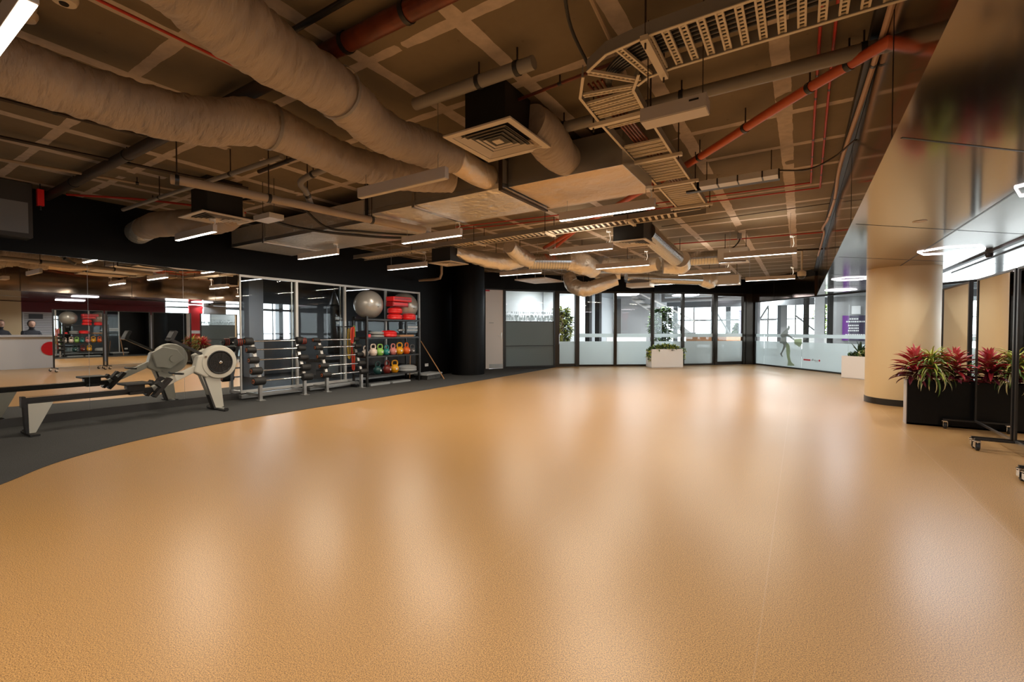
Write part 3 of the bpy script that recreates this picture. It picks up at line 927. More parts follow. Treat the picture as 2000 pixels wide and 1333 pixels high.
pendant(-2.84, 2.74, 'unlit grey pendant strip light below the fabric ducts', lit=False)
pendant(-.56, .48, 'added unseen lit pendant strip light overhead just behind the camera, right')  # this and the next two pendants are added out of view to light the foreground
pendant(-5.0, -1.5, 'added unseen lit pendant strip light behind the camera, left')
pendant(-1.7, -1.5, 'added unseen lit pendant strip light behind the camera, middle')
# short wide unlit emergency luminaire
p = thing('emergency_luminaire', 'wide unlit emergency luminaire hanging beside the cable tray', 'light', (-.615, 2.69, 2.40))
MB().box(-.178, .178, -.06, .06, .0, .075).build('housing', 'lamp_body', p, bevel=.003)
MB().box(-.174, .174, -.056, .056, -.004, .001).build('diffuser', 'diffuser_white', p)
for s_ in (-.15, .15):
    MB().tube([(s_, 0, .07), (s_, 0, ZC - 2.40)], .003, 6).build('suspension_rod', 'dark_pipe', p)
MB().box(.09, .14, -.0615, -.0600, .045, .055).build('test_switch', 'black_plastic', p)
p = thing('emergency_luminaire', 'small white boxy luminaire between the leftmost diffuser and the foil duct', 'light', (-5.40, 3.08, 2.52))
MB().box(-.17, .17, -.09, .09, 0, .06).build('housing', 'white_metal', p)
for s_ in (-.12, .12):
    MB().tube([(s_, 0, .06), (s_, 0, ZC - 2.52)], .004, 6).build('suspension_rod', 'dark_pipe', p)

# hexagonal ring lights
def hexring(x, y, r, label, pw=16):
    p = thing('hexagon_light', label, 'light', (x, y, 2.215), R(10))
    pts = [(r * math.cos(R(60 * k)), r * math.sin(R(60 * k)), -.005) for k in range(6)]
    MB().tube(pts, .007, 8, closed=True).build('light_tube', 'hex_glow', p)
    MB().tube([(a * .97, b_ * .97, 0.0) for a, b_, c in pts], .004, 6, closed=True).build('mounting_ring', 'white_metal', p)
    for (a, b_, c) in pts[::2]:
        l = bpy.data.lights.new('hexagon_lamp', 'SPOT')
        l.energy = pw * 0.95
        l.color = (.93, .95, 1)
        l.spot_size = R(165)
        l.spot_blend = .4
        l.shadow_soft_size = .012
        lo = bpy.data.objects.new('hexagon_lamp', l)
        col.objects.link(lo)
        lo.location = (a, b_, -.03)
        lo.parent = p
    return p
hexring(1.60, 7.85, .33, 'white hexagonal ring light under the soffit right of the tan column')
hexring(.85, 11.1, .33, 'white hexagonal ring light under the soffit left of the tan column')
hexring(.85, 14.0, .33, 'white hexagonal ring light under the far end of the soffit, left of the column', 12)
hexring(1.60, 4.7, .33, 'white hexagonal ring light under the soffit above the nearest mirror stands')
hexring(1.60, 1.5, .33, 'white hexagonal ring light under the soffit beside the camera')
hexring(4.2, 5.0, .4, 'white hexagonal ring light above the reception counter', 22)
hexring(4.2, 8.6, .4, 'white hexagonal ring light beyond the reception area', 22)
k = 0
for (x, y, wh) in ((-5.8, 17.6, 'nearest the left glazed bay'), (-3.9, 19.2, 'in the middle of the lobby ceiling'), (-.7, 21.7, 'at the far right of the lobby'), (2.8, 18.0, 'beyond the right glass wall'), (-3.0, 22.4, 'at the back of the lobby'), (5.2, 14.0, 'beyond the glass behind the mirror stands')):
    p = thing('hexagon_light', 'white hexagonal ring light on thin wires, ' + wh, 'light', (x, y, 2.62))
    pts = [(.5 * math.cos(R(60 * q)), .5 * math.sin(R(60 * q)), 0) for q in range(6)]
    MB().tube(pts, .02, 8, closed=True).build('light_tube', 'hex_glow', p)
    MB().tube([(.5, 0, 0), (.5, 0, .33)], .003, 6).tube([(-.5, 0, 0), (-.5, 0, .33)], .003, 6).build('suspension_wire', 'steel', p)
# ceiling track on the right
tr = thing('ceiling_track', 'dark folding wall track under the soffit right of the column', 'track', (2.06, 0, 2.215))
MB().box(-.03, .03, 5, 11.0, -.02, 0).build('track_rail', 'black_plastic', tr)
MB().box(.17, .19, 5, 10.9, -.012, 0).build('outer_rail', 'black_plastic', tr)
MB().lathe([(.03, -.05), (.04, -.02), (.04, 0)], 12, c=(0, 8.3, -.02)).build('track_bracket', 'black_plastic', tr)
tag(MB().lathe([(.05, -.004), (.055, 0)], 24).build('downlight', 'diffuser_white'), 'small round flush fitting in the bronze soffit', 'light').location = (.93, 5.62, 2.2135)

# fabric covered flexible ducts
def flex(name, label, pts, rad, m, n=14, seg=40, wr=.08, fold=60, cat='duct', ns=9, ends=None, group=None):
    path = spline(pts, n)
    N = len(path)
    rs = [rad * (1 if not isinstance(rad, list) else 1) for _ in path] if not isinstance(rad, list) else [rad[min(int(i / (N - 1) * (len(rad) - 1)), len(rad) - 2)] * (1 - (i / (N - 1) * (len(rad) - 1) - min(int(i / (N - 1) * (len(rad) - 1)), len(rad) - 2))) + rad[min(int(i / (N - 1) * (len(rad) - 1)), len(rad) - 2) + 1] * (i / (N - 1) * (len(rad) - 1) - min(int(i / (N - 1) * (len(rad) - 1)), len(rad) - 2)) for i in range(N)]
    sd = random.random() * 50
    def rf(i, a):
        up = 0.5 + 0.5 * math.cos(a - math.pi / 2)
        v = noise.noise(Vector((i * .55 * 14 / n, math.cos(a) * 1.1 + sd, math.sin(a) * 1.1)))
        v2 = noise.noise(Vector((i * .12 * 14 / n, math.cos(a) * .7 + sd, math.sin(a) * .7 + 9)))
        v3 = noise.noise(Vector((i * .9, math.cos(a) * 1.6 + sd, math.sin(a) * 1.6 + 4)))
        return 1 + wr * v + wr * .8 * v2 + .022 * v3
    o = MB().tube(path, rs, seg, rf=rf).build(name, m, smooth=True)
    for pz in o.data.polygons:
        pz.use_smooth = True
    return o, path
def band_on(path, i, r, m, parent, name='band_clip', wid=.012):
    a = path[i]; t = (path[i + 1] - path[i]).normalized()
    MB().tube([a - t * wid, a + t * wid], r, 32, cap=False).build(name, m, parent, smooth=True)

d, pa = flex('flexible_duct', '', [(-4.2, -.4, 2.66), (-3.95, .2, 2.68), (-3.80, .65, 2.69), (-3.80, 1.08, 2.69), (-3.60, 1.51, 2.67), (-3.30, 1.85, 2.69), (-3.38, 2.33, 2.70), (-3.36, 2.76, 2.68), (-3.18, 3.12, 2.68), (-2.95, 3.55, 2.72)], [.17, .17, .165, .165, .16, .155, .15, .145, .15, .14], 'duct_fabric', n=26)
tag(d, 'tan wrinkled fabric flexible duct, the left and lower of the two big ones', 'duct', 'wrinkled fabric ducts')
band_on(pa, 26 * 5 + 3, .165, 'grey_pipe', d)
d, pa = flex('flexible_duct', '', [(-2.15, .2, 2.78), (-2.26, .82, 2.74), (-2.35, 1.16, 2.70), (-2.43, 1.45, 2.70), (-2.47, 1.83, 2.70), (-2.62, 2.2, 2.70), (-2.66, 2.50, 2.69), (-2.54, 2.78, 2.66), (-2.47, 3.02, 2.66)], [.185, .18, .175, .165, .155, .155, .15, .145, .13], 'duct_fabric', n=26)
tag(d, 'tan wrinkled fabric flexible duct, the right and upper of the two big ones', 'duct', 'wrinkled fabric ducts')
band_on(pa, 26 * 4 + 2, .168, 'grey_pipe', d)
pc = spline([(-2.48, 2.98, 2.66), (-2.52, 3.2, 2.66), (-2.58, 3.5, 2.68), (-2.62, 3.8, 2.72)], 8)
MB().tube(pc, .115, 28).build('metal_collar', 'foil_flat', d, smooth=True)
# third flexible duct from the square diffuser to the foil duct
d, pa = flex('flexible_duct', '', [(-1.80, 3.10, 2.82), (-1.78, 3.25, 2.80), (-1.78, 3.42, 2.76), (-1.80, 3.6, 2.74), (-1.80, 3.80, 2.74)], [.15, .16, .165, .15, .14], 'duct_fabric', n=16, wr=.04)
tag(d, 'short tan flexible duct bulging between the square diffuser box and the foil duct', 'duct')

d, pa = flex('flexible_duct', '', [(-5.95, 2.95, 2.74), (-6.15, 3.02, 2.66), (-6.45, 2.95, 2.62), (-6.85, 2.80, 2.62), (-7.3, 2.65, 2.62), (-7.75, 2.66, 2.62)], [.10, .15, .17, .17, .16, .15], 'tan_pipe', n=18)
tag(d, 'dark tan flexible duct running left from the far left diffuser to the black wall', 'duct')
MB().tube([(-7.72, 2.66, 2.62), (-8.05, 2.68, 2.60)], .155, 24).build('foil_collar', 'foil', d, smooth=True)
# black diffuser boxes with white square louvre faces
def diffuser(x, y, z, s, label, hz=None, pf=.83):
    p = thing('air_diffuser', label, 'diffuser', (x, y, z))
    h = s / 2
    top = ZC - z
    b = MB().box(-h * pf, h * pf, -h * pf, h * pf, .012, hz or top)
    b.build('plenum_box', 'duct_black', p)
    if hz:
        for s_ in (-1, 1):
            MB().tube([(s_ * h * .7, h * .7, hz), (s_ * h * .7, h * .7, top)], .006, 6).build('hanger_rod', 'dark_pipe', p)
    f = MB()
    f.box(-h, h, -h, -h + .05, 0, .012).box(-h, h, h - .05, h, 0, .012).box(-h, -h + .05, -h + .05, h - .05, 0, .012).box(h - .05, h, -h + .05, h - .05, 0, .012)
    f.build('face_frame', 'diffuser_white', p)
    l = MB()
    n_ = 5
    for k in range(n_):
        r0 = h - .055 - k * (h - .10) / n_
        # sloping square ring louvres
        ri = r0 - .030
        zi, zo = .002, .028
        vs = []
        for (r_, z_) in ((r0, zi), (ri, zo), (ri, zo + .002), (r0, zi + .002)):
            vs += [(-r_, -r_, z_), (r_, -r_, z_), (r_, r_, z_), (-r_, r_, z_)]
        fs = []
        for a in range(4):
            for q in range(4):
                fs.append((a * 4 + q, a * 4 + (q + 1) % 4, ((a + 1) % 4) * 4 + (q + 1) % 4, ((a + 1) % 4) * 4 + q))
        l.add(vs, fs)
    l.box(-.035, .035, -.035, .035, .004, .012)
    l.build('louvres', 'diffuser_white', p)
    MB().box(-h + .04, h - .04, -h + .04, h - .04, .034, .036).build('throat', 'duct_black', p)
    return p
diffuser(-1.985, 2.94, 2.65, .60, 'large square white louvre diffuser on a black box in front of the fabric ducts', pf=.60)
diffuser(-6.0, 2.79, 2.55, .60, 'square white louvre diffuser on a black box at the far left', pf=.66)
diffuser(-2.16, 6.85, 2.52, .55, 'square white diffuser on the tall black box beside the steep spiral duct')
diffuser(-5.45, 6.45, 2.42, .52, 'square white diffuser on a black box at the start of the far foil ducts', hz=.26)
# far perforated plate
p = thing('ceiling_plate', 'pale perforated square plate hanging on rods above the patterned glass screen', 'plate', (-5.45, 9.9, 2.42))
MB().box(-.42, .42, -.5, .5, 0, .025).build('plate', 'white_metal', p)
f = MB()
for a in range(3):
    for b_ in range(3):
        f.lathe([(.05, -.002), (.05, 0)], 12, c=(-.26 + a * .26, -.32 + b_ * .32, 0))
f.build('round_vents', 'paper_white', p)
for sx_ in (-.38, .38):
    for sy_ in (-.45, .45):
        MB().tube([(sx_, sy_, .02), (sx_, sy_, ZC - 2.42)], .006, 6).build('hanger_rod', 'steel', p)

# foil wrapped rectangular ducts
def rduct(name, label, x0, x1, y0, y1, z0, z1, m, strips=(), mf='foil_flat', sub=1):
    p = thing(name, label, 'duct', (0, 0, 0))
    b = MB()
    nx = max(2, int((x1 - x0) / .09)); ny = max(2, int((y1 - y0) / .09))
    vs = []
    for i in range(nx + 1):
        for k in range(ny + 1):
            x = x0 + (x1 - x0) * i / nx; y = y0 + (y1 - y0) * k / ny
            e = min(i, nx - i, k, ny - k)
            vs.append((x, y, z0 - (0 if e == 0 else .012 + .012 * noise.noise(Vector((x * 3, y * 3, 1))))))
    fs = [(i * (ny + 1) + k, i * (ny + 1) + k + 1, (i + 1) * (ny + 1) + k + 1, (i + 1) * (ny + 1) + k) for i in range(nx) for k in range(ny)]
    b.add(vs, fs)
    bo = b.build('underside', mf, p, smooth=True)
    s = MB()
    s.add([(x0, y0, z0), (x1, y0, z0), (x1, y1, z0), (x0, y1, z0), (x0, y0, z1), (x1, y0, z1), (x1, y1, z1), (x0, y1, z1)], [(4, 5, 6, 7), (0, 1, 5, 4), (1, 2, 6, 5), (2, 3, 7, 6), (3, 0, 4, 7)])
    s.build('side_walls', m, p)
    e = MB()
    e.box(x0, x1, y0 - .004, y0, z0 - .004, z0 + .045)
    e.box(x1, x1 + .004, y0, y1, z0 - .004, z0 + .045)
    e.build('edge_tape', 'galv', p)
    for xs, ms in strips:
        MB().box(xs - .02, xs + .02, y0 - .012, y1 + .01, z0 - .03, z0 - .012).box(xs - .02, xs + .02, y0 - .018, y0 - .006, z0 - .03, ZC - .004).build('support_strap', ms, p)
    return p
rduct('rectangular_duct', 'large foil wrapped duct box under the slab, right of the dark red strap', -2.42, -1.28, 3.76, 4.66, 2.60, 2.90, 'galv', mf='foil_flat')
rduct('rectangular_duct', 'creased foil wrapped duct left of the dark red strap, below the fabric ducts', -4.42, -2.44, 3.68, 4.60, 2.58, 2.86, 'grey_pipe', ((-2.45, 'dark_pipe'), (-4.36, 'black_plastic'), (-3.6, 'steel')), mf='foil')
rduct('rectangular_duct', 'dull silver foil duct behind the grey pipe before the black left wall', -7.85, -4.46, 3.86, 4.90, 2.56, 2.84, 'foil', ((-6.9, 'steel'),), mf='foil')

# spiral and foil flex ducts at the far side
def spiral(a, b_, r, label, n=None, name='spiral_duct', m='galv_spiral'):
    a = Vector(a); b_ = Vector(b_)
    L = (b_ - a).length
    n = n or max(6, int(L / .05))
    path = []; rs = []
    for k in range(n):
        for q, dr in ((0, 0), (.75, 0), (.82, .035), (.93, .035)):
            path.append(a.lerp(b_, (k + q) / n)); rs.append(r * (1 + dr))
    path.append(b_); rs.append(r)
    return tag(MB().tube(path, rs, 28).build(name, m, smooth=False), label, 'duct')
def foilflex(pts, r, label, wr=.10, n=12, m='foil'):
    d, pa = flex('foil_flexible_duct', label, pts, r, m, n=n, seg=28, wr=wr)
    i_ = len(pa) // 2
    rr_ = r[len(r) // 2]
    MB().tube([pa[i_] + Vector((0, 0, rr_ * .9)), Vector((pa[i_].x, pa[i_].y, ZC))], .006, 6).build('hanger_rod', 'dark_pipe', d)
    return tag(d, label, 'duct')
foilflex([(-5.30, 6.45, 2.62), (-5.05, 7.0, 2.55), (-4.8, 7.4, 2.52), (-4.66, 7.75, 2.58)], [.10, .15, .16, .12], 'crumpled silver flexible duct beside the far left square diffuser')
foilflex([(-4.45, 6.95, 2.72), (-4.5, 7.4, 2.62), (-4.44, 7.75, 2.55)], [.12, .15, .14], 'short silver flexible elbow joining the far left spiral duct')
spiral((-4.50, 7.72, 2.55), (-3.82, 8.20, 2.55), .155, 'short silver spiral duct between two crumpled foil elbows')
foilflex([(-3.88, 8.16, 2.55), (-3.68, 8.42, 2.53), (-3.60, 8.85, 2.46)], [.17, .22, .18], 'bulging silver flexible elbow right of the short spiral duct')
tag(MB().box(-3.72, -3.38, 8.85, 9.15, 2.40, 2.72).build('duct_box', 'galv'), 'small dull metal junction box between the bulging silver elbows', 'duct')
foilflex([(-3.42, 8.9, 2.55), (-3.15, 8.95, 2.50), (-2.75, 9.1, 2.50), (-2.35, 9.05, 2.50)], [.14, .15, .15, .13], 'horizontal crumpled silver flexible duct right of the small junction box')
foilflex([(-2.30, 9.2, 2.48), (-2.0, 9.3, 2.50), (-1.92, 9.0, 2.56)], [.16, .20, .16], 'drooping silver flexible bend under the mouth of the steep spiral duct')
foilflex([(-4.85, 10.3, 2.58), (-4.72, 10.25, 2.32), (-4.42, 10.2, 2.20), (-4.10, 10.3, 2.26), (-3.70, 10.5, 2.42)], [.15, .18, .18, .17, .14], 'lowest silver flexible duct looping down before the glazed screens')
foilflex([(-4.35, 10.62, 2.62), (-4.05, 10.65, 2.56), (-3.72, 10.8, 2.58)], [.11, .14, .13], 'smaller silver flexible duct tucked above the looping one')
spiral((-3.55, 10.75, 2.47), (-2.05, 12.15, 2.45), .115, 'long thin silver spiral duct just above the glazed screens')
foilflex([(-2.10, 12.12, 2.45), (-1.92, 12.25, 2.42), (-1.78, 12.3, 2.47)], [.13, .18, .14], 'small silver elbow at the right end of the long thin spiral duct')
spiral((-2.02, 7.05, 2.72), (-1.98, 8.85, 2.56), .145, 'steep shiny spiral duct coming out of the tall black box')
spiral((-2.02, 9.35, 2.60), (-1.30, 9.45, 2.60), .135, 'spiral duct running right into the larger white fan coil box')
# fan coil boxes
p = thing('fan_coil_unit', 'larger white metal fan coil box hanging by rods near the slab', 'air unit', (-1.05, 9.35, 2.46))
MB().box(-.25, .25, -.2, .2, 0, .24).build('casing', 'white_metal', p, bevel=.006)
MB().box(-.22, .22, -.205, -.16, -.015, .003).build('drip_edge', 'chrome', p)
for s_ in (-.15, .2):
    MB().tube([(s_, 0, .24), (s_, 0, ZC - 2.46)], .006, 6).build('hanger_rod', 'dark_pipe', p)
MB().tube(spline([(-.1, .0, .24), (.0, .05, .3), (.08, .06, .4), (.09, .06, .5)], 5), .012, 8).build('condensate_hose', 'dark_pipe', p)
MB().box(.05, .12, .03, .09, .44, .535).build('valve_box', 'grey_pipe', p)
p = thing('fan_coil_unit', 'smaller white metal fan coil box at the right end of the thin spiral duct', 'air unit', (-1.52, 12.4, 2.33))
MB().box(-.27, .27, -.2, .2, 0, .22).build('casing', 'white_metal', p, bevel=.006)
MB().box(-.24, .24, -.205, -.16, -.012, .003).build('drip_edge', 'chrome', p)
for s_ in (-.2, .2):
    MB().tube([(s_, 0, .22), (s_, 0, ZC - 2.33)], .006, 6).build('hanger_rod', 'dark_pipe', p)
p = thing('fan_coil_unit', 'flat white grille box under the looping silver duct', 'air unit', (-3.25, 10.9, 2.24))
MB().box(-.28, .28, -.2, .2, 0, .09).build('casing', 'white_metal', p)
for s_ in (-.2, .2):
    MB().tube([(s_, 0, .09), (s_, 0, ZC - 2.24)], .006, 6).build('hanger_rod', 'dark_pipe', p)
# grey long box close to the slab on the right
p = thing('junction_trunking', 'pale grey box trunking on a dark backing right of the cable tray', 'trunking', (-.56, 5.25, 2.72))
MB().box(-.36, .36, -.09, .05, 0, .06).build('casing', 'white_metal', p)
MB().box(-.52, .37, .05, .12, .0, .10).build('backing', 'duct_black', p)
for s_ in (-.19, .0, .22):
    MB().box(s_, s_ + .012, -.094, .05, -.004, .06).build('strap', 'duct_black', p)
for s_ in (-.3, .3):
    MB().tube([(s_, 0, .06), (s_, 0, ZC - 2.72)], .005, 6).build('hanger_rod', 'dark_pipe', p)

# cable trays
def tray(label, pts, width, rungs, zt=2.74, holes=True, rw=.04):
    """pts: centre line corners; rungs: list of (point, angle, half length)"""
    p = thing('cable_tray', label, 'cable tray')
    r = MB()
    for (x, y, a, hl) in rungs:
        M = Matrix.Translation((x, y, zt)) @ Matrix.Rotation(a, 4, 'Z')
        if holes:
            r.box(-rw / 2, -rw / 2 + .010, -hl, hl, -.004, .012, M).box(rw / 2 - .010, rw / 2, -hl, hl, -.004, .012, M)
            n_ = 11
            for k in range(n_ + 1):
                yk = -hl + 2 * hl * k / n_
                r.box(-rw / 2 + .010, rw / 2 - .010, yk - .007, yk + .007, .002, .006, M)
        else:
            r.box(-rw / 2, rw / 2, -hl, hl, 0, .01, M)
    r.build('rungs', 'cream_metal', p)
    for side in (-1, 1):
        off = []
        n = len(pts)
        for i in range(n):
            a = Vector((*pts[max(i - 1, 0)], 0)); b_ = Vector((*pts[i], 0)); c = Vector((*pts[min(i + 1, n - 1)], 0))
            d1 = (b_ - a).normalized() if i > 0 else (c - b_).normalized()
            d2 = (c - b_).normalized() if i < n - 1 else d1
            nn = (Vector((d1.y, -d1.x, 0)) + Vector((d2.y, -d2.x, 0))).normalized()
            cs = nn.dot(Vector((d1.y, -d1.x, 0)))
            off.append(b_ + nn * side * width / 2 / max(cs, .5))
        s = MB()
        s2_ = MB()
        for a, b_ in zip(off[:-1], off[1:]):
            s.beam((a.x, a.y, zt + .028), (b_.x, b_.y, zt + .028), .006, .070)
            s2_.beam((a.x, a.y, zt - .010), (b_.x, b_.y, zt - .010), .018, .005)
        sr = s.build('side_rail', 'grey_pipe', p)  # darker than flange and rungs: shade on the upright sides put into colour
        s2_.build('rail_flange', 'cream_metal', sr)
    return p
def hangers(p, spots, zt=2.74, hw=.24):
    for (x, y, ax) in spots:
        b = MB()
        if ax == 'x':
            b.box(x - hw, x + hw, y - .02, y + .02, zt - .04, zt - .012)
            e = ((x - hw + .03, y), (x + hw - .03, y))
        else:
            b.box(x - .02, x + .02, y - hw, y + hw, zt - .04, zt - .012)
            e = ((x, y - hw + .03), (x, y + hw - .03))
        b.build('support_bracket', 'cream_metal', p)
        for (ex, ey) in e:
            MB().tube([(ex, ey, zt - .07), (ex, ey, ZC)], .0055, 6).build('hanger_rod', 'dark_pipe', p)
rg = [(.33 - .085 * k, 2.59, 0, .175) for k in range(13)]
p = tray('wide perforated cable tray crossing the top right to the bronze fascia', [(.40, 2.59), (-.66, 2.59), (-.86, 2.62), (-.98, 2.70)], .37, rg + [(-.82, 2.62, R(-12), .175)])
hangers(p, [(-.70, 2.60, 'y')], hw=.22)
cb = MB()
for k in range(6):
    cb.tube(spline([(.38, 2.47 + k * .035, 2.765), (-.3, 2.46 + k * .04, 2.77), (-.75, 2.5 + k * .03, 2.768), (-1.0, 2.66 + k * .02, 2.775), (-1.08, 2.9 + .01 * k, 2.77)], 6), .009, 6)
cb.build('cables', 'black_plastic', p)
rg = [(-.97, 2.70, R(-42), .17), (-1.06, 2.84, R(-78), .16)]
rg += [(-1.09, y, R(90), .155) for y in (2.93, 3.0, 3.07, 3.14, 3.27, 3.34)]
rg += [(-1.11, y, R(90), .155) for y in (3.78, 3.86, 3.94, 4.02)]
rg += [(-1.12, 4.15 + .08 * k, R(90), .155) for k in range(9)]
rg += [(-1.14, 5.10 + .08 * k, R(90), .155) for k in range(12)]
p = tray('perforated cable tray running away down the middle of the ceiling', [(-.98, 2.66), (-1.08, 2.85), (-1.10, 3.2), (-1.12, 4.1), (-1.13, 5.0), (-1.15, 6.05)], .33, rg)
hangers(p, [(-1.1, 3.20, 'x'), (-1.11, 4.10, 'x'), (-1.12, 4.90, 'x'), (-1.14, 5.9, 'x')], hw=.24)
cb = MB()
for k in range(5):
    cb.tube(spline([(-1.04 - .03 * k, 2.75, 2.775), (-1.08 - .025 * k, 3.5, 2.77), (-1.05 - .03 * k, 4.6, 2.768), (-1.10 - .02 * k, 6.0, 2.77)], 6), .009, 6)
cb.build('cables', 'copper_pipe', p)
rg = [(-1.4 - .085 * k, 6.23 + .004 * k * .8, R(8), .13) for k in range(76)]
p = tray('long narrow cable tray crossing the far ceiling towards the black left wall', [(-1.05, 6.2), (-1.4, 6.22), (-4.0, 6.34), (-7.95, 6.48)], .28, rg, holes=False, rw=.032, zt=2.72)
hangers(p, [(-2.0, 6.25, 'y'), (-3.3, 6.31, 'y'), (-4.7, 6.37, 'y'), (-6.2, 6.42, 'y')], hw=.18, zt=2.72)

# pipes
def pipe(label, pts, r, m, name='ceiling_pipe', cat='pipe', clips=(), rods=(), seg=14, cm='black_plastic', sm=True, n=5):
    path = spline(pts, n) if len(pts) > 2 and sm else [Vector(p) for p in pts]
    p = MB().tube(path, r, seg).build(name, m, smooth=True)
    tag(p, label, cat)
    for f_ in clips:
        i = int(f_ * (len(path) - 1))
        if len(path) == 2:
            a = path[0].lerp(path[1], f_); t = (path[1] - path[0]).normalized()
        else:
            i = min(i, len(path) - 2)
            a = path[i]; t = (path[i + 1] - path[i]).normalized()
        MB().tube([a - t * .015, a + t * .015], r * 1.13, seg).build('pipe_clip', cm, p, smooth=True)
        MB().tube([a + Vector((0, 0, r)), Vector((a.x, a.y, ZC))], .006, 6).build('hanger_rod', 'dark_pipe', p)
    return p
pipe('orange-red fire pipe running diagonally from the bronze fascia towards the foil duct', [(.43, 3.33, 2.84), (-.12, 3.86, 2.84), (-.94, 4.74, 2.84), (-2.1, 5.86, 2.84), (-4.3, 8.0, 2.84)], .034, 'red_pipe', clips=(.10, .20, .36, .47, .62), n=8)
pipe('thick grey pipe crossing behind the red fire pipe to the bronze fascia', [(.42, 3.47, 2.88), (-1.9, 3.44, 2.88)], .045, 'grey_pipe', clips=(.05, .5, .9))
pipe('grey pipe stub ending in a clamp above the large square diffuser', [(-1.42, 2.50, 2.87), (-2.42, 2.49, 2.87)], .042, 'grey_pipe', clips=(.12, .42))
pipe('thick dark pipe with coppery patches behind the fabric ducts', [(-1.45, 1.82, 2.93), (-2.70, 1.81, 2.93)], .055, 'copper_pipe', clips=(.3, .7))
pipe('long dark brown pipe running left behind the lower fabric duct to the black wall', [(-3.0, 1.80, 2.92), (-8.2, 1.78, 2.92)], .05, 'dark_pipe', clips=(.2, .5, .8))
pipe('thin black pipe close to the slab above the coppery pipe', [(-1.1, 1.62, 2.96), (-3.0, 1.60, 2.96)], .018, 'black_plastic', clips=(.4,))
pipe('long tan drain pipe crossing left of the foil ducts away from the camera', [(-4.55, 1.75, 2.49), (-4.50, 1.89, 2.49), (-4.37, 2.68, 2.49), (-4.27, 3.47, 2.49), (-4.09, 4.37, 2.49)], .040, 'tan_pipe', clips=(.15, .45, .8))
pipe('short grey branch pipe rising to the long tan drain pipe', [(-4.42, 3.0, 2.50), (-4.30, 2.85, 2.62), (-4.22, 2.75, 2.70), (-3.6, 2.72, 2.74)], .03, 'grey_pipe', clips=(.3, .8))
pipe('slim grey conduit bar crossing the left ceiling below the slab', [(-7.36, 2.30, 2.75), (-3.95, 2.38, 2.76)], .022, 'grey_pipe', clips=(.3, .75))
pipe('dark red square bar close to the slab left of the drain pipe', [(-5.0, 2.75, 2.93), (-3.9, 2.72, 2.93)], .02, 'dark_pipe', clips=(.5,))
pipe('thin red sprinkler line behind the upper fabric duct', [(-3.11, .3, 2.93), (-3.13, 1.2, 2.93), (-3.16, 2.1, 2.93)], .009, 'red_conduit', seg=8)
pipe('pale pink cable bundle running along the bronze fascia', [(.38, 2.2, 2.90), (.385, 3.15, 2.90), (.37, 4.2, 2.905), (.33, 5.8, 2.90), (.36, 7.2, 2.90), (.34, 8.5, 2.90), (.30, 9.2, 2.90), (.34, 9.8, 2.90), (.33, 12.5, 2.90)], .017, 'pink_cable', seg=8, cat='cable', name='cable_bundle', clips=(.2, .5, .62))
pipe('thin red conduit under the slab, the left of two running away near the fascia', [(.08, 2.6, 2.97), (.08, 4.2, 2.97), (.09, 6.55, 2.97)], .009, 'red_conduit', seg=6, name='red_conduit', cat='conduit', clips=(.1, .25, .4, .55, .7, .85, .97))
pipe('thin red conduit under the slab, the right of two running away near the fascia', [(.15, 2.6, 2.97), (.16, 4.1, 2.97), (.19, 6.84, 2.97)], .009, 'red_conduit', seg=6, name='red_conduit', cat='conduit', clips=(.1, .25, .4, .55, .7, .85, .97))
pipe('thin red conduit turning left under the slab beyond the grey trunking, the nearer one', [(.09, 6.55, 2.97), (-1.9, 6.45, 2.97), (-5, 6.1, 2.97)], .009, 'red_conduit', seg=6, name='red_conduit', cat='conduit', sm=False)
pipe('thin red conduit turning left under the slab beyond the grey trunking, the farther one', [(.19, 6.84, 2.97), (-1.9, 6.75, 2.97), (-5, 6.3, 2.97)], .009, 'red_conduit', seg=6, name='red_conduit', cat='conduit', sm=False)
pipe('thin dark red line under the slab before the larger fan coil box', [(.38, 9.9, 2.96), (-2.6, 9.6, 2.96)], .012, 'red_conduit', seg=6, name='red_conduit', cat='conduit')
pipe('dark line under the slab just above the larger fan coil box', [(.38, 11.5, 2.90), (-.5, 11.3, 2.90)], .02, 'dark_pipe', seg=8)
pipe('thin wire line under the slab at the height of the far cable tray end', [(.38, 7.7, 2.96), (-2.0, 7.9, 2.96)], .006, 'dark_pipe', seg=6, name='cable_line', cat='cable')
pipe('sagging cable from the grey trunking to the bronze fascia', [(-.2, 5.3, 2.80), (.05, 5.35, 2.78), (.25, 5.3, 2.84), (.395, 5.1, 2.90)], .008, 'dark_pipe', seg=6, name='loose_cable', cat='cable')
pipe('yellowish conduit above the bend of the cable tray', [(-.90, 1.8, 2.93), (-.99, 2.8, 2.93), (-1.03, 3.12, 2.93)], .013, 'tan_pipe', seg=8, name='conduit', cat='conduit')
pipe('black cable reaching down to the bend of the cable tray', [(-1.05, 2.15, 2.98), (-1.12, 2.4, 2.92), (-1.10, 2.62, 2.80)], .010, 'black_plastic', seg=8, name='loose_cable', cat='cable')
pipe('orange refrigerant pipe hugging the slab behind the cable tray bend', [(-1.0, 2.9, 2.95), (-1.9, 2.95, 2.93)], .012, 'copper_pipe', seg=8, clips=(.5,))
pipe('grey pipe with a hooked end on the black wall right of the shelf', [(-8.1, 8.45, 2.46), (-7.62, 8.5, 2.46), (-7.46, 8.5, 2.48), (-7.41, 8.5, 2.58), (-7.41, 8.5, ZC)], .032, 'tan_pipe', sm=False)
pipe('orange-red pipe elbow behind the far spiral ducts', [(-3.1, 6.9, 2.86), (-4.1, 8.0, 2.8)], .03, 'red_pipe')
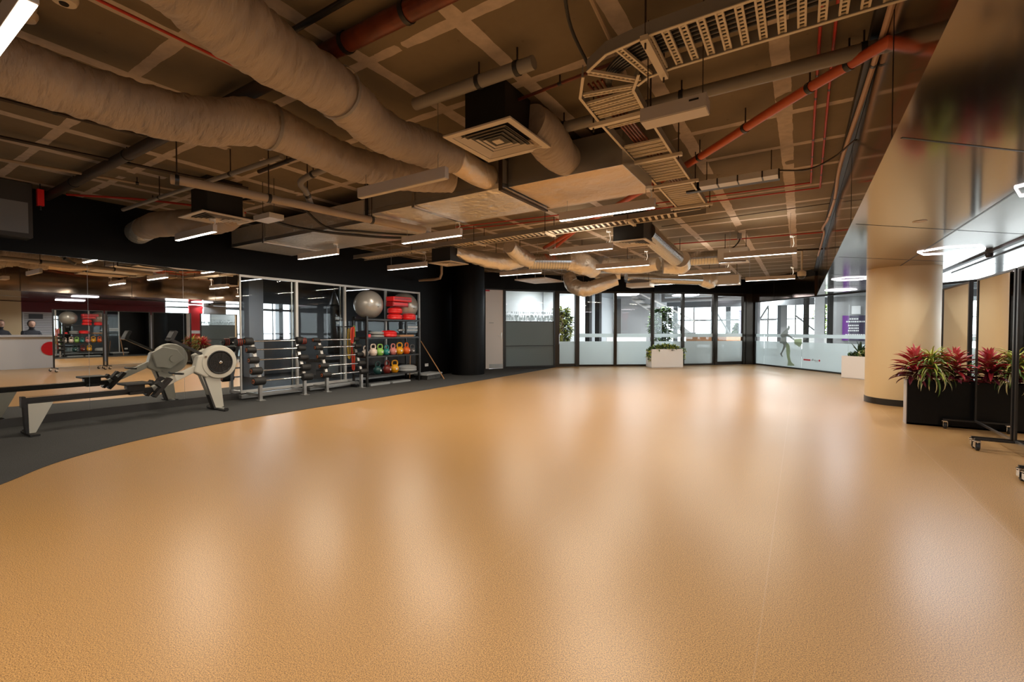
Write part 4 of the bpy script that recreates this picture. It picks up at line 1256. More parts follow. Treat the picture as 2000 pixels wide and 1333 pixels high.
pipe('wavy black cable hanging under the left silver duct', [(-5.45, 3.05, 2.56), (-5.5, 3.4, 2.53), (-5.4, 3.8, 2.52), (-5.2, 4.2, 2.52), (-4.9, 4.6, 2.52), (-4.7, 5.2, 2.6)], .018, 'black_plastic', name='loose_cable', cat='cable')
bpy.data.objects  # noqa
pipe('black cable looping down beside the small white luminaire', [(-6.2, 3.05, 2.86), (-5.6, 3.15, 2.84), (-5.25, 3.35, 2.76), (-5.2, 3.72, 2.54), (-5.0, 4.1, 2.53), (-4.55, 4.7, 2.53)], .014, 'black_plastic', name='loose_cable', cat='cable')
pipe('thin dark pipe near the slab at the far left, nearer the camera', [(-5.1, .6, 2.93), (-4.95, 1.7, 2.93)], .014, 'dark_pipe', clips=(.5,))
pipe('thin dark pipe near the slab at the far left, beside a paler one', [(-6.1, .8, 2.93), (-5.9, 1.9, 2.93), (-5.7, 3.0, 2.93)], .016, 'dark_pipe', clips=(.5,))
pipe('thin tan pipe near the slab at the far left', [(-6.9, .9, 2.93), (-6.6, 2.2, 2.93), (-6.3, 3.4, 2.93)], .016, 'tan_pipe', clips=(.5,))
pipe('thin red pipe along the slab before the black left wall', [(-7.9, 1.9, 2.93), (-7.3, 2.6, 2.93), (-6.9, 3.6, 2.93)], .014, 'red_conduit', clips=(.5,))
# smoke detectors and camera
for (x, y, lb) in ((-3.66, .72, 'round white smoke detector beside the nearest lit strip light'), (-3.30, .80, 'round white slotted smoke detector right of the plain one')):
    p = thing('smoke_detector', lb, 'smoke detector', (x, y, ZC))
    MB().lathe([(.03, -.075), (.05, -.07), (.06, -.045), (.06, -.03), (.05, -.02), (.055, 0)], 24).build('detector_body', 'diffuser_white', p, smooth=True)
    MB().lathe([(.018, -.082), (.022, -.072)], 12).build('sensor_cap', 'black_plastic' if 'slotted' in lb else 'diffuser_white', p)
p = thing('dome_camera', 'white dome security camera at the far end by the bronze fascia', 'camera', (.02, 11.95, 2.40))
MB().lathe([(.075, .0), (.085, .02), (.085, .10), (.04, .12), (.02, .14), (.02, ZC - 2.40)], 24).build('camera_housing', 'diffuser_white', p, smooth=True)
MB().lathe([(.01, -.065), (.045, -.05), (.065, -.02), (.07, .0)], 24).build('dome', 'black_plastic', p, smooth=True)
# dark cabinet high on the left wall and red alarm tag
p = thing('wall_cabinet', 'dark grey cabinet fixed high on the black wall at the left edge', 'cabinet', (-8.24, 1.0, 2.33))
MB().box(0, .30, -.75, .60, 0, .66).build('cabinet_body', 'baseboard_grey', p, bevel=.004)
MB().box(.30, .305, -.7, .56, .05, .42).build('cabinet_door', 'grey_wall', p)
p = thing('alarm_beacon', 'small red alarm beacon high on the left wall beside the dark cabinet', 'alarm', (-7.9, 1.66, 2.93))
MB().box(-.03, .03, -.03, .03, -.20, .0).build('beacon_body', 'red_plastic', p)
MB().tube([(0, 0, 0), (0, 0, .07)], .006, 6).tube([(0, 0, -.2), (0, 0, -.25)], .012, 6).build('stem', 'black_plastic', p)
# ================================================================== LEFT SIDE EQUIPMENT
# wall mirrors
for (y0, y1, lb) in ((-.9, .42, 'tall wall mirror on the black wall beyond the left edge of the picture'), (.424, 2.166, 'wall mirror panel at the left edge, behind the rear of the rowing machine'), (2.17, 3.306, 'middle wall mirror panel behind the rowing machine seat'), (3.31, 4.152, 'wall mirror panel behind the flywheel, next to the white window frame')):
    p = thing('wall_mirror', lb, 'mirror')
    MB().box(XL + .006, XL + .012, y0, y1, .115, 2.175).build('mirror_glass', 'mirror', p)
    MB().box(XL + .001, XL + .006, y0 - .001, y1 + .001, .113, 2.177).build('backing', 'alu', p)

# rowing machine
rm = thing('rowing_machine', 'grey indoor rowing machine with black flywheel cage in front of the wall mirrors', 'rowing machine', (-7.42, 1.38, 0))
b = MB()
b.box(-.025, .025, 0.0, 1.25, .385, .435)
b.box(-.03, .03, .0, 1.25, .365, .385)
b.build('monorail', 'black_plastic', rm, bevel=.003)
MB().box(-.018, .018, .01, 1.24, .435, .442).build('steel_track', 'chrome', rm)
MB().box(-.045, .045, -.02, .015, .33, .45).build('end_cap', 'black_plastic', rm)
Mx = Matrix(((0, 0, 1, 0), (1, 0, 0, 0), (0, 1, 0, 0), (0, 0, 0, 1)))      # poly (y,z) extruded along x
rl = MB().prism([(.03, .365), (.24, .365), (.09, .03), (.035, .03)], -.045, .045, Mx)
rl.build('rear_leg', 'rower_grey', rm, bevel=.004)
MB().prism([(-.005, .36), (.028, .36), (.034, .03), (.01, .03)], -.048, .048, Mx).build('rear_leg_edge', 'black_plastic', rm)
MB().box(-.24, .17, .02, .10, 0.008, .03).lathe([(.03, -.02), (.03, .02)], 12, Matrix.Translation((-.22, .06, .032)) @ Matrix.Rotation(R(90), 4, 'Y')).build('rear_foot', 'black_rubber', rm)
a = Vector((0, 1.22, .40)); c = Vector((0, 1.80, .68))
MB().beam(a, c, .07, .085).build('slanted_beam', 'rower_grey', rm, bevel=.006)
MB().prism([(1.70, .60), (1.76, .84), (1.93, .86), (2.0, .60), (1.86, .5)], -.07, .07, Mx).build('flywheel_housing', 'rower_grey', rm, bevel=.02)
MB().prism([(1.77, .60), (2.05, .55), (2.10, .05), (2.03, .03), (1.97, .05)], -.05, .05, Mx).build('front_leg', 'rower_grey', rm, bevel=.004)
MB().prism([(1.79, .60), (1.83, .55), (1.99, .03), (1.965, .03)], -.055, .055, Mx).build('front_leg_edge', 'baseboard_grey', rm)
MB().box(-.27, .27, 2.0, 2.06, .02, .045).build('front_foot', 'steel', rm)
for s_ in (-1, 1):
    MB().lathe([(.028, -.02), (.028, .02)], 14, Matrix.Translation((s_ * .26, 2.03, .032)) @ Matrix.Rotation(R(90), 4, 'Y')).build('transport_wheel', 'black_rubber', rm)
fwc = Matrix.Translation((.0, 2.04, .725)) @ Matrix.Rotation(R(90), 4, 'Y')
MB().lathe([(.20, -.075), (.245, -.06), (.255, -.03), (.255, .03), (.248, .06), (.235, .078), (.165, .084), (.160, .075)], 48, fwc).build('flywheel_shell', 'rower_grey', rm, smooth=True)
MB().lathe([(.175, .074), (.178, .088), (.165, .094), (.155, .088), (.150, .080)], 48, fwc).build('cage_rim', 'black_plastic', rm, smooth=True)
cg = MB()
for k in range(14):
    a_ = 2 * math.pi * k / 14
    cg.beam((.093, 2.04 + .03 * math.cos(a_), .725 + .03 * math.sin(a_)), (.093, 2.04 + .165 * math.cos(a_), .725 + .165 * math.sin(a_)), .004, .006, up=(1, 0, 0))
for rr_ in (.06, .09, .12, .145):
    cg.tube([(.093, 2.04 + rr_ * math.cos(2 * math.pi * q / 32), .725 + rr_ * math.sin(2 * math.pi * q / 32)) for q in range(32)], .0025, 5, closed=True)
cg.build('cage_spokes', 'black_frame', rm)
MB().lathe([(.155, .078), (.155, .082)], 40, fwc).build('fan_disc', 'black_plastic', rm)
MB().lathe([(.022, .082), (.022, .103), (.012, .106)], 16, fwc).build('hub', 'chrome', rm)
MB().box(.086, .09, 1.83, 1.86, .80, .83).build('vent_lever', 'chrome', rm)
MB().prism([(1.80, .60), (1.74, .84), (1.90, .93), (2.10, .88), (2.22, .72), (2.0, .56)], -.14, -.075, Mx).build('drive_housing', 'rower_grey', rm, bevel=.012)
# back hub seen in mirror
MB().lathe([(.06, -.165), (.06, -.14)], 24, fwc).build('rear_hub', 'rower_grey', rm)
MB().beam((0, 1.85, .84), (0, 1.46, 1.06), .055, .035).build('monitor_arm', 'black_plastic', rm)
mo = MB().box(-.09, .09, -.02, .02, -.07, .08, Matrix.Translation((0, 1.45, 1.12)) @ Matrix.Rotation(R(-25), 4, 'X')).build('monitor', 'black_plastic', rm, bevel=.006)
MB().box(-.07, .07, -.024, -.02, -.03, .06, Matrix.Translation((0, 1.45, 1.12)) @ Matrix.Rotation(R(-25), 4, 'X')).build('display', 'grey_wall', mo)
s = MB()
s.box(-.15, .15, .88, 1.17, .485, .515)
s.build('seat', 'black_rubber', rm, bevel=.012)
MB().box(-.05, .05, .93, 1.12, .43, .485).box(-.08, .08, .95, 1.10, .36, .40).build('seat_carriage', 'black_plastic', rm)
for s_ in (-1, 1):
    fp = MB().prism([(1.17, .33), (1.20, .30), (1.40, .53), (1.36, .56)], s_ * .12 - .055, s_ * .12 + .055, Mx).build('footplate', 'black_plastic', rm, bevel=.004)
    MB().prism([(1.255, .435), (1.29, .47), (1.25, .52), (1.21, .48)], s_ * .12 - .06, s_ * .12 + .06, Mx).build('foot_strap', 'black_rubber', fp)
hd_ = MB().tube([(-.22, 1.50, .60), (-.08, 1.46, .60), (.08, 1.46, .60), (.22, 1.50, .60)], .014, 10)
hd_.build('handle', 'black_rubber', rm, smooth=True)
MB().tube([(0, 1.46, .60), (0, 1.68, .64)], .006, 6).build('chain', 'steel', rm)

# barbell racks with fixed barbells
def rack(y0, label):
    p = thing('barbell_rack', label, 'rack', (-7.75, y0, 0))
    for yy in (.05, .87):
        u = MB()
        u.beam((0, yy, .01), (0, yy, .34), .055, .05)
        u.beam((0, yy, .33), (-.27, yy, 1.02), .055, .045)
        u.beam((.01, yy, .0), (.01, yy, .0125), .001, .001)
        u.build('upright', 'steel', p).data.materials[0] = MATS['alu']
        MB().box(-.06, .08, yy - .055, yy + .055, .006, .018).build('foot_plate', 'alu', p)
        MB().beam((0, yy, .10), (-.40, yy, .10), .05, .05).build('base_arm', 'alu', p)
        for (xx, zz) in ((.02, .33), (-.045, .50), (-.115, .68), (-.185, .855), (-.25, 1.0)):
            MB().prism([(xx - .02, zz - .05), (xx + .045, zz - .04), (xx + .06, zz - .0), (xx + .05, zz), (xx + .035, zz - .022), (xx - .02, zz - .025)], yy - .02, yy + .02,
                       Matrix(((1, 0, 0, 0), (0, 0, 1, 0), (0, 1, 0, 0), (0, 0, 0, 1)))).build('bar_hook', 'black_plastic', p)
    MB().beam((-.36, -.1, .06), (-.36, 1.02, .06), .09, .06).build('base_tube', 'alu', p)
    MB().beam((-.19, .05, .10), (-.19, .87, .10), .05, .05).build('cross_tube', 'alu', p)
    return p
rack(4.19, 'silver barbell rack nearer the camera, beside the rowing machine')
rack(5.48, 'silver barbell rack farther from the camera, beside the black shelf')
def barbell(x, y, z, r, hl, label, grp):
    p = thing('barbell', label, 'barbell', (x, y, z), 0, grp)
    Ry = Matrix.Rotation(R(-90), 4, 'X')
    MB().tube([(0, hl, 0), (0, 1.08 - hl, 0)], .0135, 14).build('bar', 'chrome', p, smooth=True)
    for s_, ya, yb in ((0, 0, hl), (1, 1.08 - hl, 1.08)):
        MB().lathe([(r * .86, ya), (r, ya + .012), (r, yb - .012), (r * .86, yb)], 28, Ry @ Matrix.Scale(-1, 4, (0, 0, 1)) @ Matrix.Scale(-1, 4, (0, 0, 1)) if False else Ry).build('weight_head', 'black_rubber', p, smooth=True)
        ye, d_ = (ya, -1) if s_ == 0 else (yb, 1)
        MB().lathe([(r * .52, min(ye, ye + d_ * .004)), (r * .52, max(ye, ye + d_ * .004))], 24, Ry).build('end_ring', 'orange_ring', p)
        MB().lathe([(r * .34, min(ye, ye + d_ * .006)), (r * .34, max(ye, ye + d_ * .006))], 20, Ry).build('end_disc', 'black_rubber', p)
    return p
TX = [(.045, .345), (-.02, .515), (-.09, .695), (-.16, .87), (-.225, 1.015)]
nm = ['bottom', 'second from bottom', 'middle', 'second from top', 'top']
for yb, rk, radii in ((4.10, 'nearer', (.062, .058, .052, .048, .060)), (5.39, 'farther', (.050, .046, .044, .042, .040))):
    for k, (dx, z) in enumerate(TX):
        barbell(-7.75 + dx + .0, yb, z, radii[k] * 1.12, .19 - .014 * k, 'black-headed fixed barbell on the %s tier of the %s silver rack' % (nm[k], rk), 'fixed barbells on the %s rack' % rk)
# loose dumbbell lying on the top of the nearer rack
for (x, y, z, lb) in ((-8.02, 3.98, 1.0, 'black and red plate-ended dumbbell resting at the near top corner of the nearer rack'), (-7.96, 5.12, 1.0, 'black and red dumbbell head at the far top corner of the nearer rack')):
    p = thing('dumbbell', lb, 'dumbbell', (x, y, z))
    Ry = Matrix.Rotation(R(-90), 4, 'X')
    t = MB()
    for k in range(4):
        t.lathe([(.058, .0 + k * .028), (.063, .004 + k * .028), (.063, .020 + k * .028), (.058, .024 + k * .028)], 20, Ry)
    t.build('weight_plates', 'black_rubber', p)
    t = MB()
    for k in range(3):
        t.lathe([(.0645, .024 + k * .028), (.0645, .028 + k * .028)], 20, Ry)
    t.lathe([(.035, .112), (.035, .120)], 20, Ry)
    t.build('red_rings', 'red_cap', p)
    MB().tube([(0, -.04, 0), (0, 0, 0)], .014, 10).build('bar', 'chrome', p)

# black shelf with balls, boxes and kettlebells
sh = thing('storage_shelf', 'black steel shelf unit loaded with balls, red boxes and kettlebells', 'shelf', (-7.93, 6.48, 0))
SX0, SX1, SL = -.22, .21, 1.55
for (x, y, lb) in ((SX0, 0, ''), (SX1, 0, ''), (SX0, SL, ''), (SX1, SL, '')):
    MB().box(x - .02, x + .02, y - .02, y + .02, 0.006, 1.50 if y == 0 else 1.50).build('post', 'black_frame', sh)
for z in (.24, .65, 1.055, 1.45):
    b = MB().box(SX0, SX1, 0.0, SL, z - .035, z - .03)
    b.box(SX1 - .015, SX1 + .015, 0, SL, z - .035, z).box(SX0 - .015, SX0 + .015, 0, SL, z - .035, z)
    for k in range(12):
        b.box(SX0, SX1, .05 + k * .13, .07 + k * .13, z - .03, z - .004)
    b.box(SX0, SX1, -.01, .01, z - .03, z).box(SX0, SX1, SL - .01, SL + .01, z - .03, z)
    b.build('shelf_tier', 'black_frame', sh)
bars = MB().box(-.05, .21, .05, .70, .07, .11)
tag(MB().box(-7.98, -7.72, 6.58, 7.12, .010, .055).build('balance_pad', 'grey_foam'), 'flat grey pad on the floor under the black shelf, near end', 'pad')
tag(MB().box(-7.98, -7.72, 7.2, 7.75, .010, .05).build('balance_pad', 'grey_foam'), 'flat grey pad on the floor under the black shelf, far end', 'pad')
def ball(y, r, label, x=-7.90):
    z = 1.45 + r
    prof = []
    for k in range(33):
        a_ = -90 + 180 * k / 32
        rr_ = r * math.cos(R(a_))
        prof.append((max(rr_, .001), r * math.sin(R(a_))))
    o = MB().lathe(prof, 64, Matrix.Rotation(R(60), 4, 'X')).build('exercise_ball', 'ball_silver', smooth=True)
    tag(o, label, 'ball')
    o.location = (x, y, z)
    MB().lathe([(.012, r - .003), (.012, r + .002), (.006, r + .003)], 12, Matrix.Rotation(R(100), 4, 'Y')).build('valve_plug', 'black_plastic', o)
ball(6.68, .31, 'large bronze-grey exercise ball on top of the black shelf at its near end', x=-7.90)
ball(7.76, .32, 'large silver-white exercise ball on top of the black shelf at its far end', x=-7.93)
def rbox(y0, y1, z0, z1, x0, x1, label, m='red_plastic'):
    o = thing('foam_step', label, 'step', ((x0 + x1) / 2, (y0 + y1) / 2, z0))
    w2, h2, t2 = (x1 - x0) / 2, (y1 - y0) / 2, z1 - z0
    MB().box(-w2, w2, -h2, h2, 0, t2).build('step_body', m, o, bevel=.012)
    MB().box(w2, w2 + .002, -h2 + .03, h2 - .03, t2 * .35, t2 * .8).build('side_label', 'dark_red_plastic' if m == 'red_plastic' else 'red_plastic', o)
rbox(7.08, 7.64, 1.85, 1.955, -7.80, -7.56, 'uppermost red step block between the two exercise balls')
rbox(7.08, 7.56, 1.735, 1.84, -7.80, -7.58, 'dark red step block under the uppermost red one', 'dark_red_plastic')
def disc(y, z, r, h_, label, x=-7.88, m='red_plastic', name='balance_disc', nr=2):
    p = tag(MB().lathe([(r * .9, 0), (r, h_ * .15), (r, h_ * .35), (r * .97, h_ * .42), (r, h_ * .5), (r * .98, h_ * .7), (r * .7, h_ * .95), (.01, h_)], 40).build(name, m, smooth=True), label, 'balance disc')
    p.location = (x, y, z)
disc(7.26, 1.45, .17, .13, 'red balance disc, lower of two under the step blocks on the black shelf', x=-7.72)
disc(7.27, 1.585, .165, .14, 'red balance disc, upper of two under the step blocks on the black shelf', x=-7.72)
disc(7.66, 1.45, .16, .15, 'orange-red balance disc below the silver-white ball, far end of the shelf top', x=-7.68)
disc(7.20, 1.055, .19, .15, 'red dome trainer on the second shelf tier', x=-7.86)
disc(6.85, 1.055, .16, .06, 'flat grey disc, lower of two on the second shelf tier', x=-7.84, m='grey_foam')
disc(6.84, 1.12, .16, .06, 'flat grey disc, upper of two on the second shelf tier', x=-7.84, m='grey_foam')
disc(7.78, .24, .22, .15, 'grey dome trainer on the lowest shelf tier', x=-7.86, m='grey_foam')
tag(MB().box(-7.80, -7.74, 6.46 + .06, 6.60, 1.055, 1.12).build('small_box', 'red_plastic'), 'tiny red box at the near end of the second shelf tier', 'box')
tag(MB().box(-8.1, -7.8, 7.5, 7.95, 1.055, 1.10).build('folded_mat', 'desk_wood'), 'thin yellowish mat on the second shelf tier, far end', 'mat')

def kettlebell(y, z, s, m, label, x=-7.83, grp='kettlebells on the black shelf'):
    p = thing('kettlebell', label, 'kettlebell', (x, y, z), R(random.uniform(-15, 15)), grp)
    r = s
    prof = [(r * .55, 0), (r * .78, r * .10)] + [(r * math.cos(R(a_)), r * .92 + r * math.sin(R(a_))) for a_ in range(-55, 75, 10)] + [(r * .2, r * 1.93)]
    MB().lathe(prof, 32).build('kettlebell_body', m, p, smooth=True)
    h_ = MB().tube(spline([(0, -.55 * r, 1.65 * r), (0, -.72 * r, 2.2 * r), (0, -.5 * r, 2.75 * r), (0, 0, 2.85 * r), (0, .5 * r, 2.75 * r), (0, .72 * r, 2.2 * r), (0, .55 * r, 1.65 * r)], 6), r * .17, 12)
    h_.build('kettlebell_handle', m, p, smooth=True)
    MB().lathe([(r * .2, .0), (r * .2, .004)], 16, Matrix.Translation((r * .965, 0, r * .9)) @ Matrix.Rotation(R(90), 4, 'Y')).build('weight_mark', 'paper_white' if m != 'kb_white' else 'sign_grey', p)
for n_, c_ in (('kb_white', (.62, .55, .50)), ('kb_cream', (.72, .60, .52)), ('kb_lime', (.28, .55, .12)), ('kb_teal', (.02, .22, .22)), ('kb_pink', (.62, .22, .20)), ('kb_yellow', (.70, .34, .01)), ('kb_orange', (.70, .12, .015)), ('kb_grey', (.08, .08, .085)), ('kb_darkgreen', (.015, .06, .06)), ('kb_maroon', (.16, .02, .015))):
    mat(n_, c_, 0.35)
for y, s, m, lb in ((6.53, .062, 'kb_white', 'off-white kettlebell behind the near post of the black shelf'), (6.74, .072, 'kb_cream', 'pale cream kettlebell on the third shelf tier'), (6.93, .070, 'kb_lime', 'lime green kettlebell on the third shelf tier'), (7.12, .062, 'kb_teal', 'teal kettlebell on the third shelf tier'), (7.31, .070, 'kb_pink', 'pink kettlebell on the third shelf tier'), (7.51, .076, 'kb_yellow', 'amber yellow kettlebell on the third shelf tier'), (7.73, .074, 'kb_orange', 'orange kettlebell on the third shelf tier'), (7.92, .060, 'kb_grey', 'dark grey kettlebell at the far end of the third shelf tier')):
    kettlebell(y, .65, s * 1.22, m, lb)
for y, s, m, lb in ((6.86, .085, 'kb_darkgreen', 'dark green kettlebell on the lowest shelf tier'), (7.13, .088, 'kb_maroon', 'maroon kettlebell on the lowest shelf tier'), (7.36, .086, 'kb_yellow', 'amber yellow kettlebell on the lowest shelf tier')):
    kettlebell(y, .24, s * 1.12, m, lb)
# resistance bands hanging at the near end of the shelf
def band(y, z0, z1, m, label, x, wd=.02):
    pts = [(x, y - .02, z1), (x, y, z1 + .02), (x, y + .02, z1), (x, y + .03, (z0 + z1) / 2), (x, y + .02, z0), (x, y, z0 - .02), (x, y - .02, z0), (x, y - .03, (z0 + z1) / 2)]
    tag(MB().tube([Vector(q) for q in pts], wd / 2, 8, closed=True).build('resistance_band', m, smooth=True), label, 'exercise band')
band(6.37, .38, 1.26, 'red_band', 'long orange-red exercise band hanging at the near end of the black shelf', -8.02, .035)
band(6.44, .55, 1.28, 'green_band', 'green exercise band hanging behind the orange-red ones', -8.08, .02)
band(6.31, .62, 1.22, 'yellow_band', 'yellow exercise band hanging among the orange-red ones', -8.08, .02)
band(6.30, .95, 1.25, 'red_cap', 'short dark orange exercise band at the near shelf corner', -7.97, .03)
tag(MB().box(-8.19, -7.95, 6.28, 6.32, 1.27, 1.29).build('band_peg', 'black_plastic'), 'black peg holding the exercise bands beside the shelf', 'peg')
# broom pole, steps, outlet
bp_ = thing('broom_pole', 'wooden pole leaning against the black wall right of the shelf', 'pole')
MB().tube([(-7.30, 8.46, .018), (-8.20, 8.60, .93)], .012, 10).build('pole', 'wood_pole', bp_, smooth=True)
MB().tube([(-8.19, 8.60, .92), (-8.215, 8.604, .95)], .016, 10).build('pole_tip', 'chrome', bp_)
bp_ = tag(MB().tube([(-8.16, 8.16, .012), (-8.21, 8.24, .70)], .012, 8).build('broom_pole', 'wood_pole', smooth=True), 'short pale stick standing behind the shelf end', 'pole')
stp = thing('aerobic_step', 'grey stepped platform with ribbed edge on the carpet right of the shelf', 'step', (-7.78, 8.42, .006), R(8))
MB().box(-.20, .20, -.33, .33, .10, .15).build('top_platform', 'grey_foam', stp, bevel=.015)
MB().box(-.17, .17, -.30, .30, .0, .10).build('base_block', 'black_rubber', stp)
t = MB()
for k in range(16):
    t.beam((.172, -.28 + k * .035, .01), (.172, -.25 + k * .035, .095), .003, .006, up=(1, 0, 0))
t.build('ribs', 'grey_foam', stp)
o_ = thing('power_outlet', 'small white double power outlet on the black wall right of the shelf', 'outlet', (XL, 8.85, .30))
MB().box(0, .008, -.06, .06, -.035, .035).build('face_plate', 'paper_white', o_)
MB().box(.008, .010, -.04, -.015, -.01, .015).box(.008, .010, .015, .04, -.01, .015).build('sockets', 'sign_grey', o_)
tag(MB().box(-8.05, -7.85, 6.32, 6.42, .006, .06).build('training_shoes', 'black_plastic'), 'small dark item on the floor between the rack and the shelf', 'item')

# ================================================================== RIGHT SIDE
# mirrored stands on castors
def mstand(y0, y1, label):
    p = thing('mirror_stand', label, 'mirror', (1.80, y0, 0))
    L = y1 - y0
    z0, z1 = .115, 1.815
    for yy in (0.018, L - .018):
        MB().box(-.02, .02, yy - .018, yy + .018, z0, z1).build('side_post', 'black_frame', p)
    MB().box(-.02, .02, .036, L - .036, z1 - .022, z1).build('top_rail', 'black_frame', p)
    MB().box(-.02, .02, .036, L - .036, z0 - .012, z0 + .012).build('bottom_rail', 'steel', p)
    MB().box(-.012, -.006, .036, L - .036, z0 + .012, z1 - .022).build('mirror_panel', 'mirror', p)
    MB().box(-.006, .012, .036, L - .036, z0 + .012, z1 - .022).build('back_board', 'black_plastic', p)
    for yy in (.03, L - .03):
        MB().beam((-.30, yy, .108), (.30, yy, .108), .028, .018).build('foot_bar', 'black_frame', p)
        for xx in (-.285, .285):
            c_ = MB().lathe([(.030, .088), (.030, .096)], 14, c=(xx, yy, 0))
            c_.box(xx - .022, xx - .018, yy - .045, yy + .02, .03, .09).box(xx + .018, xx + .022, yy - .045, yy + .02, .03, .09)
            c_.box(xx - .022, xx + .022, yy - .02, yy + .02, .078, .09)
            cs = c_.build('castor_fork', 'chrome', p)
            MB().lathe([(.030, -.014), (.036, -.008), (.036, .008), (.030, .014)], 20, Matrix.Translation((xx, yy - .028, .036)) @ Matrix.Rotation(R(90), 4, 'Y')).build('wheel', 'black_rubber', cs, smooth=True)
    return p
mstand(7.86, 9.14, 'wheeled mirror stand farthest back, beside the tan column')
mstand(6.42, 7.57, 'wheeled mirror stand in the middle, in front of the black planter')
mstand(5.22, 6.37, 'wheeled mirror stand nearest the right edge of the picture')
mstand(4.02, 5.17, 'wheeled mirror stand beyond the right edge of the picture')

# leafy plants
def blade(b, base, az, el, L, w, droop, n=7, fold=.25, twist=0):
    d = Vector((math.cos(az), math.sin(az), 0))
    side = Vector((-math.sin(az), math.cos(az), 0))
    vs = []
    p = Vector(base)
    e = el
    st = L / n
    for i in range(n + 1):
        t = i / n
        ww = w * (math.sin(math.pi * min(1, (t * .8 + .15))) ** .8) * (1 if t < .98 else .05)
        up = Vector((-d.x * math.sin(e), -d.y * math.sin(e), math.cos(e)))
        c = p
        vs += [c + side * ww / 2 + up * fold * ww, c, c - side * ww / 2 + up * fold * ww]
        p = p + (d * math.cos(e) + Vector((0, 0, 1)) * math.sin(e)) * st
        e -= droop / n
    fs = []
    for i in range(n):
        for k in range(2):
            fs.append((i * 3 + k, i * 3 + k + 1, (i + 1) * 3 + k + 1, (i + 1) * 3 + k))
    b.add(vs, fs)
def rosette(p, name, m, c, cnt, L, w, el0, el1, droop, zr=.12, seed=1, flat=.3):
    rd = random.Random(seed)
    b = MB()
    for k in range(cnt):
        t = k / max(1, cnt - 1)
        az = k * 2.4 + rd.uniform(-.3, .3)
        el = R(el0 + (el1 - el0) * t + rd.uniform(-8, 8))
        blade(b, (c[0] + rd.uniform(-.015, .015), c[1] + rd.uniform(-.015, .015), c[2] + zr * t), az, el, L * rd.uniform(.75, 1.1), w * rd.uniform(.8, 1.15), droop * rd.uniform(.6, 1.4), fold=flat)
    return b.build(name, m, p)
def cordyline(x, y, label, seed):
    p = thing('cordyline_plant', label, 'plant', (x, y, .50), 0, 'red cordylines in the black planter')
    MB().tube([(0, 0, 0), (0, 0, .20)], .013, 8).build('stem', 'wood_pole', p)
    rosette(p, 'lower_leaves', 'leaf_maroon', (0, 0, .08), 34, .31, .045, 5, 35, 1.0, .10, seed)
    rosette(p, 'red_leaves', 'leaf_red', (0, 0, .16), 42, .28, .042, 20, 65, .9, .12, seed + 1)
    rosette(p, 'pink_tip_leaves', 'leaf_pink', (0, 0, .27), 30, .21, .034, 35, 88, .6, .05, seed + 2)
def dracaena(x, y, label, seed):
    p = thing('dracaena_plant', label, 'plant', (x, y, .50), 0, 'lime striped dracaenas in the black planter')
    MB().tube([(0, 0, 0), (0, 0, .18)], .012, 8).build('stem', 'wood_pole', p)
    rosette(p, 'green_leaves', 'leaf_green', (0, 0, .12), 75, .35, .020, 5, 70, 1.9, .16, seed)
    rosette(p, 'lime_leaves', 'leaf_lime', (0, 0, .16), 80, .33, .017, 10, 80, 1.7, .16, seed + 1)
    rosette(p, 'cream_leaves', 'leaf_cream', (0, 0, .10), 40, .36, .015, 0, 40, 2.4, .10, seed + 2)
bpz = thing('black_planter', 'long glossy black planter box with grey end panel in front of the tan column', 'planter', (1.165, 7.63, 0))
b = MB().box(0.008, 1.40, 0, .015, 0, .57).box(.008, 1.40, .165, .18, 0, .57).box(1.385, 1.40, .015, .165, 0, .57).box(.008, 1.40, .0, .18, 0, .02)
b.build('planter_box', 'planter_black', bpz)
MB().box(0, .008, -.002, .182, 0, .572).build('end_panel', 'steel', bpz)
MB().box(.012, 1.385, .018, .163, .50, .53).build('soil', 'soil', bpz)
cordyline(1.255, 7.73, 'red cordyline at the left end of the black planter', 11)
dracaena(2.0, 7.72, 'lime striped dracaena at the end of the black planter behind the mirror stands', 23)
dracaena(1.42, 7.72, 'lime and cream striped dracaena between the two red cordylines', 21)
cordyline(1.63, 7.74, 'red cordyline at the mirror end of the black planter', 31)
p = thing('bromeliad_plant', 'pink flat-leaved plant low against the mirror end of the black planter', 'plant', (1.70, 7.70, .52))
rosette(p, 'pink_leaves', 'leaf_pink', (0, 0, .03), 12, .14, .035, 10, 30, .6, .02, 51)

